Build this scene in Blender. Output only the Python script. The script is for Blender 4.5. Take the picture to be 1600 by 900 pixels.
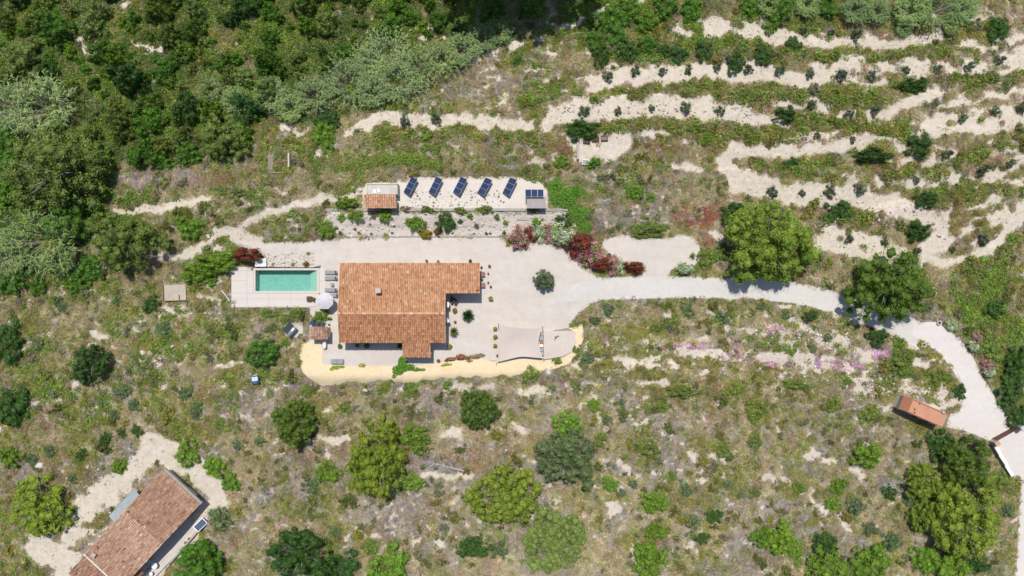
import bpy, bmesh, math, random
import numpy as np
from mathutils import Vector, Matrix
from mathutils.geometry import delaunay_2d_cdt

for o in list(bpy.data.objects): bpy.data.objects.remove(o, do_unlink=True)
S = bpy.context.scene
COL = S.collection
R = math.radians
rng = np.random.default_rng(7)
random.seed(7)

# ------------------------------------------------------------------ camera, sky, sun, exposure
H = 320.0/3.0                                   # drone height: 160 m of ground across the frame
cam = bpy.data.cameras.new('camera'); cam.lens = 24; cam.sensor_width = 36
cam.clip_start = 1; cam.clip_end = 12000
camo = bpy.data.objects.new('camera', cam); COL.objects.link(camo)
camo.location = (0, 0, H); camo.rotation_euler = (0, 0, 0); S.camera = camo

SUN_EL = 67.0
SUN_AZ = math.atan2(-0.10, 1.0)                 # sun stands over the top edge, a little to the left
W = bpy.data.worlds.new('World'); S.world = W; W.use_nodes = True
nt = W.node_tree; nt.nodes.clear()
sky = nt.nodes.new('ShaderNodeTexSky'); sky.sky_type = 'NISHITA'; sky.sun_disc = False
sky.sun_elevation = R(SUN_EL); sky.sun_rotation = SUN_AZ
bg = nt.nodes.new('ShaderNodeBackground'); bg.inputs[1].default_value = 0.10
ow = nt.nodes.new('ShaderNodeOutputWorld')
nt.links.new(sky.outputs[0], bg.inputs[0]); nt.links.new(bg.outputs[0], ow.inputs[0])
sun = bpy.data.lights.new('sun', 'SUN'); sun.energy = 3.95; sun.angle = R(0.53); sun.color = (1.0, 0.955, 0.89)
suno = bpy.data.objects.new('sun', sun); COL.objects.link(suno)
sd = Vector((math.sin(SUN_AZ)*math.cos(R(SUN_EL)), math.cos(SUN_AZ)*math.cos(R(SUN_EL)), math.sin(R(SUN_EL))))
suno.rotation_euler = sd.to_track_quat('Z', 'Y').to_euler(); suno.location = sd*200
S.view_settings.view_transform = 'Standard'; S.view_settings.look = 'None'
S.view_settings.exposure = 0.0; S.view_settings.gamma = 1.0
S.view_settings.use_curve_mapping = False
S.render.engine = 'CYCLES'
S.cycles.max_bounces = 6; S.cycles.transparent_max_bounces = 6

# ------------------------------------------------------------------ noise, terrain, plan helpers
def sstep(a, b, x):
    t = np.clip((np.asarray(x, float)-a)/(b-a), 0, 1); return t*t*(3-2*t)
_NG = {}
def vnoise(x, y, s, seed):
    """smooth value noise, feature size s metres, 0..1"""
    if seed not in _NG: _NG[seed] = np.random.default_rng(seed).random((256, 256))
    g = _NG[seed]; x = np.asarray(x, float)/s; y = np.asarray(y, float)/s
    xi = np.floor(x).astype(int); yi = np.floor(y).astype(int); fx = x-xi; fy = y-yi
    fx = fx*fx*(3-2*fx); fy = fy*fy*(3-2*fy)
    a = g[xi % 256, yi % 256]; b = g[(xi+1) % 256, yi % 256]; c = g[xi % 256, (yi+1) % 256]; d = g[(xi+1) % 256, (yi+1) % 256]
    return (a*(1-fx)+b*fx)*(1-fy)+(c*(1-fx)+d*fx)*fy
def fbm(x, y, s, seed, n=4):
    t = 0; a = 1; w = 0
    for i in range(n):
        t = t+a*vnoise(x, y, s, seed+i*17); w += a; a *= .55; s /= 2.1
    return t/w

def base_z(x, y):
    x = np.asarray(x, float); y = np.asarray(y, float)
    wx = sstep(-60, -44, x)*(1-sstep(14, 30, x))
    z = 1.0*sstep(8.2, 12.2, y)*wx
    z = z-sstep(19, 48, y)*(4.2-2.4*sstep(-5, 40, x))
    z = z-0.9*sstep(-13.0, -15.6, y)*(sstep(-40, -33, x)*(1-sstep(11, 20, x)))
    z = z-1.6*sstep(-18, -46, y)
    z = z-1.0*sstep(-38, -80, x)
    return z
def U(px, py, z=0.0):
    k = (H-z)/H
    return ((px-800)*0.1*k, (450-py)*0.1*k)
def P(px, py):
    z = 0.0
    for _ in range(4):
        x, y = U(px, py, z); z = float(base_z(x, y))
    return x, y
def PL(pts): return [P(*p) for p in pts]

RX0, RX1, RY0, RY1, RS = -104., 104., -62., 62., 0.2
gx = np.arange(RX0, RX1+1e-6, RS); gy = np.arange(RY0, RY1+1e-6, RS)
GX, GY = np.meshgrid(gx, gy, indexing='ij')
def inpoly(poly, X, Y):
    ins = np.zeros(X.shape, bool); n = len(poly)
    for i in range(n):
        x1, y1 = poly[i]; x2, y2 = poly[(i+1) % n]
        if y1 == y2: continue
        c = ((y1 > Y) != (y2 > Y)) & (X < (x2-x1)*(Y-y1)/(y2-y1)+x1)
        ins ^= c
    return ins
def polydist(pts, X, Y, closed=False):
    d = np.full(X.shape, 1e9); n = len(pts)
    for i in range(n if closed else n-1):
        ax, ay = pts[i]; bx, by = pts[(i+1) % n]; dx, dy = bx-ax, by-ay
        t = np.clip(((X-ax)*dx+(Y-ay)*dy)/max(dx*dx+dy*dy, 1e-9), 0, 1)
        d = np.minimum(d, np.hypot(X-ax-t*dx, Y-ay-t*dy))
    return d
def sdist(poly, X, Y):
    d = polydist(poly, X, Y, True); return np.where(inpoly(poly, X, Y), d, -d)
WX = GX+(fbm(GX, GY, 2.5, 301, 4)-.5)*3.0
WY = GY+(fbm(GX, GY, 2.5, 401, 4)-.5)*3.0
def samp(a, x, y):
    i = np.clip(((np.asarray(x)-RX0)/RS+.5).astype(int), 0, a.shape[0]-1); j = np.clip(((np.asarray(y)-RY0)/RS+.5).astype(int), 0, a.shape[1]-1)
    return a[i, j]

# --- paved and built surfaces in plan (given in photo pixels, turned into metres on the ground)
YARD = PL([(366,376),(420,378),(500,374),(548,371),(700,370),(780,371),(806,384),(850,378),(880,388),(905,412),(940,434),(965,430),(990,432),(1010,424),
           (955,400),(935,380),(945,372),(975,366),(1000,372),(1040,370),(1070,364),(1090,378),(1098,400),(1085,418),(1050,424),(1040,434),(1060,466),
           (985,466),(940,468),(916,480),(896,500),(888,512),(849,519),(849,562),(790,566),(760,563),(700,567),(660,571),(620,573),(545,573),(500,572),(492,560),
           (500,538),(484,532),(484,486),(480,470),(498,440),(497,416),(420,416),(396,402)])
ROADC = [(850,474,2),(880,462,8),(908,455,12),(940,452,15),(1000,449,16),(1100,449,15),(1180,451,15),(1240,457,15),(1300,472,15),(1350,489,16),(1405,508,17),(1440,526,18)]
ROADE = [(1440,526,18),(1475,556,21),(1503,595,24),(1524,630,30),(1540,660,40)]
def ribbon_poly(pts):
    c = [np.array(P(x, y)) for x, y, w in pts]; L = []; Rr = []
    for i in range(len(c)):
        t = c[min(i+1, len(c)-1)]-c[max(i-1, 0)]; t /= np.hypot(*t); n = np.array([-t[1], t[0]])*(pts[i][2]+1.8)*.1
        L.append(tuple(c[i]+n)); Rr.append(tuple(c[i]-n))
    return L+Rr[::-1]
ROAD1 = ribbon_poly(ROADC)
ROAD2 = PL([(1428,504),(1463,503),(1500,530),(1522,562),(1545,605),(1562,632),(1584,667),(1548,690),(1505,672),(1478,668),(1484,648),(1500,640),(1506,622),(1500,600),(1484,572),(1462,548),(1440,534),(1424,524)])
OUTER_ROAD = PL([(1546,692),(1584,670),(1640,660),(1660,800),(1640,960),(1580,960),(1588,880),(1592,800),(1594,752),(1580,740),(1562,712)])
PAVED = [YARD, ROAD1, ROAD2, OUTER_ROAD,
         PL([(361,416),(500,416),(500,480),(361,480)]), PL([(470,535),(468,570),(480,592),(503,603),(620,599),(780,589),(890,569),(913,525),(910,506),(849,515),(849,560),(620,570),(500,570),(490,540)]),
         PL([(566,283),(640,280),(800,276),(856,290),(856,328),(508,328),(508,322),(566,322)]), PL([(440,504),(474,502),(474,530),(440,530)])]
paved = np.zeros(GX.shape)
for q in PAVED:
    paved = np.maximum(paved, sstep(-.35, .15, sdist(q, GX, GY)))
def blur(a, n):
    for _ in range(n):
        a = (a+np.roll(a, 1, 0)+np.roll(a, -1, 0)+np.roll(a, 1, 1)+np.roll(a, -1, 1))/5
    return a
pavsoft = np.clip(blur(paved, 14)*1.6, 0, 1)
pavsoft = np.maximum(pavsoft, paved)

# --- chalk: paths, terraces, bare patches (polyline, half width in px)
CH = [
 ([(1470,168),(1540,152),(1600,142)],4,.85),([(1490,308),(1550,296),(1600,280)],4,.85),([(1440,338),(1500,330),(1560,310)],4,.7),([(1210,216),(1300,214),(1400,216)],4,.8),([(1500,75),(1560,68),(1600,60)],5,.7),([(1400,25),(1500,28),(1600,22)],4,.6),([(880,212),(1000,208),(1060,212)],3,.7),([(1480,430),(1540,440)],4,.5),
 ([(180,335),(230,326),(280,319),(325,308)],7,1),([(250,404),(300,393),(335,380),(362,364),(392,345),(430,328),(480,315),(530,305),(570,301)],6,1),
 ([(350,366),(372,368),(400,375)],11,1),([(300,393),(340,388)],9,.8),([(548,210),(580,188),(600,184),(640,189),(700,187),(760,189),(828,193)],10,1),([(545,212),(552,200),(600,206)],4,.9),
 ([(1060,45),(1120,42),(1200,46)],11,.75),([(1200,34),(1240,60),(1290,66)],8,.8),([(1200,62),(1330,66),(1400,66),(1440,60),(1470,52)],7,1),
 ([(930,130),(980,118),(1060,112),(1150,110),(1220,118),(1280,125)],12,1),([(1200,120),(1300,128),(1380,130)],7,.9),([(1280,105),(1440,102),(1480,110),(1540,100),(1600,84)],10,.85),
 ([(866,184),(920,168),(1000,166),(1080,170),(1140,180),(1200,193),(1246,203)],15,1),([(1215,155),(1280,168),(1340,180),(1390,182)],9,.85),([(1360,186),(1400,170),(1440,152),(1500,128),(1545,118),(1600,104)],7,1),
 ([(1410,215),(1470,195),(1540,185),(1600,172)],14,.85),([(1440,205),(1520,203),(1600,190)],5,1),([(1150,233),(1220,240),(1290,232),(1350,222)],9,1),([(1390,255),(1440,250),(1500,245),(1560,238),(1600,228)],6,.8),
 ([(1130,252),(1150,280),(1200,300)],10,1),([(1150,290),(1230,300),(1300,303),(1370,316),(1430,332),(1465,348),(1472,372),(1445,388)],13,1),([(1330,290),(1400,278),(1470,287),(1530,284),(1570,268),(1600,252)],8,.85),
 ([(1290,372),(1350,385),(1400,400)],16,.8),([(1280,385),(1350,396),(1420,407),(1470,410),(1510,404),(1550,385),(1578,352),(1600,330)],7,1),([(1500,355),(1560,340),(1600,322)],9,.75),
 ([(1058,260),(1098,268)],5,1),([(906,228),(970,224)],14,.9),([(906,246),(960,240)],6,.9),([(960,562),(1050,556),(1150,558),(1200,549),(1300,556),(1350,582)],6,.9),([(1000,600),(1040,596)],5,1),
 ([(1180,512),(1250,522),(1320,532)],12,.65),([(1190,560),(1260,568),(1330,580)],9,.7),([(1330,600),(1400,596),(1470,606)],11,.7),([(1330,548),(1370,556)],9,.7),([(1425,560),(1445,580)],7,.8),([(1440,640),(1500,624)],9,1),
 ([(940,535),(1040,530),(1110,540)],10,.5),([(130,50),(122,68),(140,84),(155,82)],5,.9),([(188,5),(198,0)],4,1),([(205,70),(250,76)],3,.9),([(690,104),(740,92),(800,70),(860,52),(920,28),(1000,0)],6,.95),
 ([(652,44),(668,40),(700,60)],4,.8),([(440,198),(475,205),(500,190)],4,.8),([(655,62),(690,50)],4,.8),([(255,480),(262,485),(285,480)],7,.9),([(330,440),(350,425)],9,.9),([(310,460),(345,470)],6,.6),
 ([(145,520),(170,528)],5,1),([(20,550),(45,540)],3,.9),([(340,575),(378,565)],4,1),([(400,560),(450,545),(485,535)],4,.9),([(240,700),(280,715),(330,750)],24,1),([(130,800),(160,770),(200,740)],22,1),([(60,850),(110,890)],26,1),
 ([(280,850),(235,905)],16,1),([(332,755),(345,785)],14,1),([(150,795),(235,705)],17,.95),([(250,690),(262,720)],14,.95),([(110,840),(150,800)],14,.9),([(320,790),(300,835)],14,1),([(340,690),(400,690)],6,.5),([(480,690),(545,682)],5,1),([(660,745),(740,740)],5,1),([(690,680),(720,676)],9,1),([(805,660),(830,680)],5,.8),([(700,605),(780,600)],10,.6),
 ([(810,612),(860,610),(880,600)],7,.8),([(930,640),(945,670)],5,.9),([(970,720),(985,735)],5,1),([(1075,700),(1085,715)],5,1),([(1110,715),(1130,722)],7,1),([(950,790),(965,795)],8,1),([(990,850),(1000,880)],5,1),
 ([(1262,710),(1300,722)],6,.9),([(1200,742),(1235,755)],7,.8),([(1265,765),(1285,800)],5,1),([(1310,800),(1330,830)],5,1),([(1330,735),(1350,745)],6,.8),([(560,850),(590,835)],4,.9),([(670,820),(690,850)],4,.9),([(640,850),(655,842)],5,.9),
 ([(1000,690),(1040,700)],4,.5),([(380,640),(420,600)],5,.5),([(350,650),(400,655)],5,.6),([(500,590),(520,640)],3,.5),([(900,640),(935,620)],4,.6),([(830,250),(865,245)],9,.6),([(1098,352),(1125,372)],4,.8),
]
chalk = np.zeros(GX.shape)
for pts, w, s in CH:
    if pts[0][0] > 860 and pts[0][1] < 420: w *= 1.3
    q = PL(pts); w = w*.1
    x0 = min(p[0] for p in q)-w-2.5; x1 = max(p[0] for p in q)+w+2.5; y0 = min(p[1] for p in q)-w-2.5; y1 = max(p[1] for p in q)+w+2.5
    i0, i1 = [int(np.clip((v-RX0)/RS, 0, len(gx)-1)) for v in (x0, x1)]; j0, j1 = [int(np.clip((v-RY0)/RS, 0, len(gy)-1)) for v in (y0, y1)]
    if i1 <= i0 or j1 <= j0: continue
    sl = (slice(i0, i1), slice(j0, j1))
    wx = GX[sl]+(WX[sl]-GX[sl])*.75; wy = GY[sl]+(WY[sl]-GY[sl])*.75
    d = polydist(q, wx, wy)
    chalk[sl] = np.maximum(chalk[sl], s*(1-sstep(w*.75, w*1.15+.25, d)))

# --- vegetation zones: polygon px -> (twig, olive, green, straw, brown, thick) weights and chalk share
PAL = ['twig', 'olive', 'green', 'straw', 'brown', 'thick']
ZN = [
 ([(-200,-200),(1800,-200),(1800,1100),(-200,1100)], (.40,.29,.04,.23,.04,0), .12, 1.0),
 ([(-200,420),(480,420),(480,640),(300,700),(-200,740)], (.13,.42,.15,.26,.04,0), .10, 1.0),
 ([(380,600),(860,600),(860,1000),(380,1000)], (.56,.19,.02,.19,.04,0), .12, 1.0),
 ([(860,580),(1560,580),(1560,1000),(860,1000)], (.44,.31,.02,.20,.03,0), .12, 1.0),
 ([(895,470),(1440,470),(1500,640),(1380,600),(895,580)], (.22,.40,.10,.24,.04,0), .24, .95),
 ([(480,180),(870,140),(870,330),(480,330)], (.10,.36,.17,.30,.07,0), .05, 1.1),
 ([(850,-100),(1800,-100),(1800,430),(850,430)], (.14,.38,.06,.32,.10,0), .13, .95),
 ([(860,240),(1130,240),(1130,380),(860,380)], (.26,.26,.14,.28,.06,0), .06, 1.15),
 ([(160,250),(520,200),(520,420),(160,420)], (.18,.34,.14,.28,.06,0), .07, 1.0),
 ([(-200,-200),(760,-200),(740,60),(690,105),(600,165),(520,178),(440,196),(390,240),(270,262),(180,250),(170,330),(120,430),(-200,450)], (.05,.17,.24,.07,.02,.45), .05, 1.25),
 ([(840,-100),(1360,-100),(1360,30),(1180,70),(1000,96),(930,90),(880,60)], (.05,.30,.46,.10,.04,.05), .03, 1.2),
 ([(1480,420),(1700,420),(1700,650),(1590,650),(1520,540)], (.10,.34,.36,.14,.06,0), .04, 1.2),
]
zone = np.zeros(GX.shape, int)
for k, (poly, wts, ch, den) in enumerate(ZN): zone[inpoly(PL(poly), WX, WY)] = k
zch = np.array([z[2] for z in ZN])[zone]
zch = blur(zch, 6)
# streaky bare chalk following the contour lines
st = fbm(GX+GY*.35, GY*1.7-GX*.3, 1.2, 91, 5); st = st+.30*(fbm(GX, GY*1.8, 9, 55, 3)-.5)
th = np.quantile(st[::4, ::4], 1-np.linspace(0, .5, 51))
thr = np.interp(zch, np.linspace(0, .5, 51), th)
natural = .9*sstep(-.02, .05, st-thr)
chalk = np.clip(np.maximum(chalk, natural), 0, 1)
hole = fbm(GX, GY, 1.5, 777, 3)
riser = np.full(GX.shape, 1e9)
for t_ in [[(935,150),(1050,140),(1150,145),(1260,140),(1330,140),(1400,145)],[(880,205),(1000,192),(1090,194),(1180,207),(1280,205),(1380,198)],[(1200,80),(1300,82),(1400,85),(1480,75)],[(1380,265),(1460,270),(1560,225),(1600,215)],[(1320,268),(1250,268),(1180,262)],[(1480,306),(1540,300),(1600,290)],[(1285,345),(1350,338)],[(560,212),(650,205),(740,206),(830,210)],[(1180,145),(1260,148),(1340,155),(1400,140)],[(1480,130),(1600,118)],[(1240,190),(1300,200),(1400,205)],[(1510,418),(1570,400),(1600,360)],[(1220,215),(1150,215),(1050,200)]]: riser = np.minimum(riser, polydist(PL(t_), WX, WY))
chalk = chalk*sstep(.35, .95, riser)
chalk = chalk*(1-.65*sstep(.56, .64, hole)*(chalk < .99))
green = np.array([z[1][2]+z[1][1]*.35+z[1][5] for z in ZN])[zone]; green = np.clip(blur(green, 5)*1.1+(fbm(GX, GY, 5, 12, 3)-.5)*.7, 0, 1)

TERR = [[(935,150),(1050,140),(1150,145),(1260,140),(1330,140),(1400,145)],[(900,205),(1000,192),(1090,192),(1180,205),(1280,205),(1380,198)],
        [(1200,80),(1300,82),(1400,85),(1480,75)],[(1380,265),(1460,270),(1560,225),(1600,215)],[(1320,265),(1250,265),(1180,262)],[(1290,345),(1360,330),(1440,310),(1500,300),(1600,290)],
        [(560,212),(650,205),(740,206),(830,210)],[(900,575),(1000,572),(1150,575),(1300,590)]]
def step_field(X, Y):
    z = np.zeros(X.shape)
    for t in TERR:
        q = PL(t)
        d = polydist(q, X, Y); yl = np.interp(X, *zip(*sorted(q)))
        s = np.where(Y > yl, -1, 1)*d
        z += .65*np.tanh(s/.45)*np.exp(-d/4.0)
    return z
bump = (fbm(GX, GY, 3.0, 5, 4)-.5)*.55+(fbm(GX, GY, 14, 6, 2)-.5)*.9+step_field(GX, GY)
GZ = base_z(GX, GY)+bump*(1-pavsoft)
_pa = U(399, 455, .1); _pb = U(495.5, 422, .1)
GZ = np.where((GX > _pa[0]-.3) & (GX < _pb[0]+.3) & (GY > _pa[1]-.3) & (GY < _pb[1]+.3), -2.2, GZ)
def gz(x, y):
    """ground height"""
    return float(samp(GZ, x, y)) if (RX0 < x < RX1 and RY0 < y < RY1) else float(base_z(x, y))

# ------------------------------------------------------------------ materials
def ramp(nt, fac, cols):
    r = nt.nodes.new('ShaderNodeValToRGB'); e = r.color_ramp.elements
    while len(e) < len(cols): e.new(.5)
    for i, (p, c) in enumerate(cols): e[i].position = p; e[i].color = (*c, 1)
    nt.links.new(fac, r.inputs[0]); return r.outputs[0]
def nnode(nt, scale, detail=4, rough=.55, vec=None):
    n = nt.nodes.new('ShaderNodeTexNoise'); n.inputs['Scale'].default_value = scale; n.inputs['Detail'].default_value = detail; n.inputs['Roughness'].default_value = rough
    if vec is not None: nt.links.new(vec, n.inputs['Vector'])
    return n.outputs[0]
def mixc(nt, f, a, b, mode='MIX'):
    m = nt.nodes.new('ShaderNodeMix'); m.data_type = 'RGBA'; m.blend_type = mode
    for s, v in ((0, f), (6, a), (7, b)):
        if hasattr(v, 'links'): nt.links.new(v, m.inputs[s])
        elif s == 0: m.inputs[0].default_value = v
        else: m.inputs[s].default_value = (*v, 1)
    return m.outputs[2]
def newmat(name):
    m = bpy.data.materials.new(name); m.use_nodes = True; nt = m.node_tree
    return m, nt, nt.nodes['Principled BSDF']
MATS = {}
def mat(name, col, rough=.8, var=.15, scale=2.0, metal=0.0, bump=0.0, spec=.3):
    if name in MATS: return MATS[name]
    m, nt, b = newmat(name); tc = nt.nodes.new('ShaderNodeTexCoord')
    n = nnode(nt, scale, 6, .65, tc.outputs['Object']); n2 = nnode(nt, scale*9, 3, .6, tc.outputs['Object'])
    d = tuple(c*(1-var*1.6) for c in col); l = tuple(min(.9, c*(1+var)) for c in col)
    c = ramp(nt, n, [(.28, d), (.5, col), (.74, l)])
    c = mixc(nt, .25*min(1, var*4), c, ramp(nt, n2, [(.35, tuple(v*.6 for v in col)), (.6, l)]))
    nt.links.new(c, b.inputs['Base Color'])
    b.inputs['Roughness'].default_value = rough; b.inputs['Metallic'].default_value = metal; b.inputs['Specular IOR Level'].default_value = spec
    if bump:
        bp = nt.nodes.new('ShaderNodeBump'); bp.inputs['Strength'].default_value = bump; bp.inputs['Distance'].default_value = .03
        nt.links.new(n2, bp.inputs['Height']); nt.links.new(bp.outputs[0], b.inputs['Normal'])
    MATS[name] = m; return m
def attr(nt, name, typ='GEOMETRY'):
    a = nt.nodes.new('ShaderNodeAttribute'); a.attribute_name = name; a.attribute_type = typ; return a
def leaf_shader(nt, b, c, trans=.18):
    out = nt.nodes['Material Output']; b.inputs['Roughness'].default_value = .55; b.inputs['Specular IOR Level'].default_value = .25
    nt.links.new(c, b.inputs['Base Color'])
    t = nt.nodes.new('ShaderNodeBsdfTranslucent'); nt.links.new(c, t.inputs[0])
    mx = nt.nodes.new('ShaderNodeMixShader'); mx.inputs[0].default_value = trans
    nt.links.new(b.outputs[0], mx.inputs[1]); nt.links.new(t.outputs[0], mx.inputs[2]); nt.links.new(mx.outputs[0], out.inputs[0])
def foliage_mat(name, fixed=None):
    m, nt, b = newmat(name); tint = attr(nt, 'tint').outputs['Fac']
    if fixed is None:
        oi = nt.nodes.new('ShaderNodeObjectInfo'); base = oi.outputs['Color']
    else:
        base = nt.nodes.new('ShaderNodeRGB'); base.outputs[0].default_value = (*fixed, 1); base = base.outputs[0]
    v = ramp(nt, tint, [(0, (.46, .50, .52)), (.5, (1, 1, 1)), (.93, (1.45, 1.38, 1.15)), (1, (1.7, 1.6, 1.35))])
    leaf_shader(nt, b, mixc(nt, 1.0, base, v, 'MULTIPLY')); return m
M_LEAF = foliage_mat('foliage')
M_COVER, nt, b = newmat('ground_cover_plants')
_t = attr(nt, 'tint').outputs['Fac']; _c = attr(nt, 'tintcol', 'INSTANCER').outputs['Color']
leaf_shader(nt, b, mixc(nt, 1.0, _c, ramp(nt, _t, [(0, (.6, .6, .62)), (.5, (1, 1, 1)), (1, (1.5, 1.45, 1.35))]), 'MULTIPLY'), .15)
M_TRUNK = mat('bark', (.16, .12, .09), .9, .3, 4, bump=.4)
M_DEAD = mat('dead_wood', (.42, .39, .37), .9, .2, 3)
def flower_mat(n, c): return foliage_mat(n, c)

# ground material
M_GROUND, nt, b = newmat('ground_soil_and_chalk'); tc = nt.nodes.new('ShaderNodeTexCoord'); oc = tc.outputs['Object']
f1 = nnode(nt, .9, 8, .7, oc); f2 = nnode(nt, 4.5, 5, .7, oc); f3 = nnode(nt, .16, 4, .6, oc)
cch = ramp(nt, f2, [(.25, (.38, .32, .24)), (.45, (.575, .50, .405)), (.75, (.70, .635, .54))])
cch = mixc(nt, .45, cch, ramp(nt, f1, [(.3, (.47, .40, .31)), (.6, (.70, .63, .54))]))
f5 = nnode(nt, 2.3, 6, .75, oc); cch = mixc(nt, ramp(nt, f5, [(.55, (0, 0, 0)), (.68, (.6, .6, .6))]), cch, (.36, .285, .205))
csoil = ramp(nt, f1, [(.25, (.24, .205, .175)), (.5, (.33, .285, .25)), (.75, (.44, .385, .335))])
csoil = mixc(nt, .5, csoil, ramp(nt, f2, [(.3, (.19, .165, .135)), (.5, (.33, .285, .245)), (.72, (.54, .48, .41))]))
cgr = ramp(nt, f2, [(.3, (.05, .055, .02)), (.5, (.13, .125, .05)), (.75, (.28, .24, .11))])
ga = attr(nt, 'green').outputs['Fac']; ca = attr(nt, 'chalk').outputs['Fac']
c = mixc(nt, ga, csoil, cgr)
mth = nt.nodes.new('ShaderNodeMath'); mth.operation = 'MULTIPLY_ADD'; nt.links.new(f2, mth.inputs[0]); mth.inputs[1].default_value = 1.1; mth.inputs[2].default_value = -.55
ad = nt.nodes.new('ShaderNodeMath'); ad.operation = 'ADD'; nt.links.new(mth.outputs[0], ad.inputs[0]); nt.links.new(ca, ad.inputs[1])
f4 = nnode(nt, 13, 3, .6, oc); m4 = nt.nodes.new('ShaderNodeMath'); m4.operation = 'MULTIPLY_ADD'; nt.links.new(f4, m4.inputs[0]); m4.inputs[1].default_value = .8; m4.inputs[2].default_value = -.4
ad2 = nt.nodes.new('ShaderNodeMath'); ad2.operation = 'ADD'; nt.links.new(ad.outputs[0], ad2.inputs[0]); nt.links.new(m4.outputs[0], ad2.inputs[1])
cf = ramp(nt, ad2.outputs[0], [(.26, (0, 0, 0)), (.70, (1, 1, 1))])
c = mixc(nt, cf, c, cch)
nt.links.new(c, b.inputs['Base Color']); b.inputs['Roughness'].default_value = .95; b.inputs['Specular IOR Level'].default_value = .1
bp = nt.nodes.new('ShaderNodeBump'); bp.inputs['Strength'].default_value = .7; bp.inputs['Distance'].default_value = .12
nt.links.new(f2, bp.inputs['Height']); nt.links.new(bp.outputs[0], b.inputs['Normal'])

def gravel(name, dark, mid, light, big=.12, fine=5.0, streak=True):
    m, nt, b = newmat(name); tc = nt.nodes.new('ShaderNodeTexCoord'); oc = tc.outputs['Object']
    a = nnode(nt, big, 5, .6, oc); f = nnode(nt, fine, 5, .7, oc); g = nnode(nt, big*6, 6, .65, oc)
    c = ramp(nt, a, [(.3, mid), (.5, light), (.7, mid)])
    c = mixc(nt, .4, c, ramp(nt, g, [(.3, dark), (.55, mid), (.75, light)])); c = mixc(nt, .3, c, ramp(nt, f, [(.32, dark), (.5, mid), (.7, light)]))
    mp = nt.nodes.new('ShaderNodeMapping'); mp.inputs['Scale'].default_value = (.10, .55, 1); mp.inputs['Rotation'].default_value = (0, 0, .25); nt.links.new(oc, mp.inputs['Vector']); k = nnode(nt, 1.0, 3, .5, mp.outputs[0]); c = mixc(nt, ramp(nt, k, [(.42, (0, 0, 0)), (.66, (.20, .20, .20))]), c, dark if streak else light)
    nt.links.new(c, b.inputs['Base Color']); b.inputs['Roughness'].default_value = .95; b.inputs['Specular IOR Level'].default_value = .1
    bp = nt.nodes.new('ShaderNodeBump'); bp.inputs['Strength'].default_value = .3; bp.inputs['Distance'].default_value = .03
    nt.links.new(f, bp.inputs['Height']); nt.links.new(bp.outputs[0], b.inputs['Normal']); return m
M_YARD = gravel('pale_gravel', (.42, .365, .31), (.56, .505, .45), (.66, .615, .565), .16)
M_ROAD = gravel('white_compacted_track', (.44, .405, .365), (.59, .555, .515), (.65, .62, .585), .2)
M_CONC = gravel('pale_road_concrete', (.52, .47, .43), (.64, .59, .55), (.69, .65, .61), .2, 3)
M_CREAM = gravel('cream_render', (.54, .42, .25), (.75, .60, .38), (.80, .67, .45), .25, 2.5)
M_PAVE = gravel('pool_paving', (.52, .46, .42), (.62, .56, .515), (.66, .605, .56), .5, 4)
M_ROCKB = gravel('rock_bed_chips', (.38, .33, .28), (.56, .495, .43), (.67, .61, .54), .8, 3.5)
M_ROOFBED = mat('clay_bedding', (.30, .16, .10), .9, .2, 3)
M_WALL = mat('pale_render', (.60, .54, .47), .9, .06, .8)
M_WHITE = mat('white_paint', (.78, .77, .75), .6, .04, 2)
M_STONE = mat('stone', (.40, .37, .33), .95, .25, 1.7, bump=.5)
M_DARK = mat('dark_metal', (.05, .05, .055), .5, .2, 3)
M_GREYM = mat('grey_metal', (.33, .34, .36), .4, .1, 3, metal=.6)
M_SILVER = mat('silver_metal', (.62, .63, .66), .3, .06, 3, metal=.7)
M_GLASS = mat('window_glass', (.035, .045, .055), .08, .1, 1, spec=.6)
M_WOOD = mat('weathered_wood', (.34, .28, .22), .85, .25, 3)
M_BROWN = mat('brown_wood', (.15, .07, .055), .7, .25, 3)
M_TERRA = mat('terracotta', (.42, .17, .10), .8, .2, 3)
M_GREYF = mat('grey_fabric', (.30, .30, .315), .9, .1, 6)
M_FLAT = mat('grey_flat_roof', (.36, .33, .32), .9, .12, 1.2)
M_CONCR = mat('concrete', (.56, .52, .475), .9, .1, .9)
M_BLUE = mat('blue_plastic', (.05, .11, .28), .5, .15, 3)
M_SOIL = mat('potting_soil', (.10, .07, .05), .95, .3, 6)

# roof tile material: colour per tile
def tile_mat(name, cols):
    m, nt, b = newmat(name); t = attr(nt, 'tint').outputs['Fac']; c = ramp(nt, t, cols)
    tc = nt.nodes.new('ShaderNodeTexCoord'); n = nnode(nt, .7, 5, .65, tc.outputs['Object'])
    c = mixc(nt, .55, c, mixc(nt, 1.0, c, ramp(nt, n, [(.3, (.62, .60, .60)), (.6, (1.08, 1.06, 1.04))]), 'MULTIPLY'))
    nt.links.new(c, b.inputs['Base Color']); b.inputs['Roughness'].default_value = .85; b.inputs['Specular IOR Level'].default_value = .2; return m
M_TILE = tile_mat('clay_roof_tiles', [(0, (.19, .08, .042)), (.2, (.35, .150, .075)), (.5, (.50, .255, .135)), (.8, (.60, .345, .195)), (1, (.68, .48, .33))])
M_TILED = tile_mat('weathered_clay_roof_tiles', [(0, (.15, .085, .06)), (.25, (.30, .165, .11)), (.55, (.44, .27, .185)), (.85, (.57, .39, .275)), (1, (.65, .51, .39))])
M_TILEN = tile_mat('new_clay_roof_tiles', [(0, (.38, .17, .09)), (.3, (.52, .28, .16)), (.7, (.64, .38, .24)), (1, (.70, .50, .36))])

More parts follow.
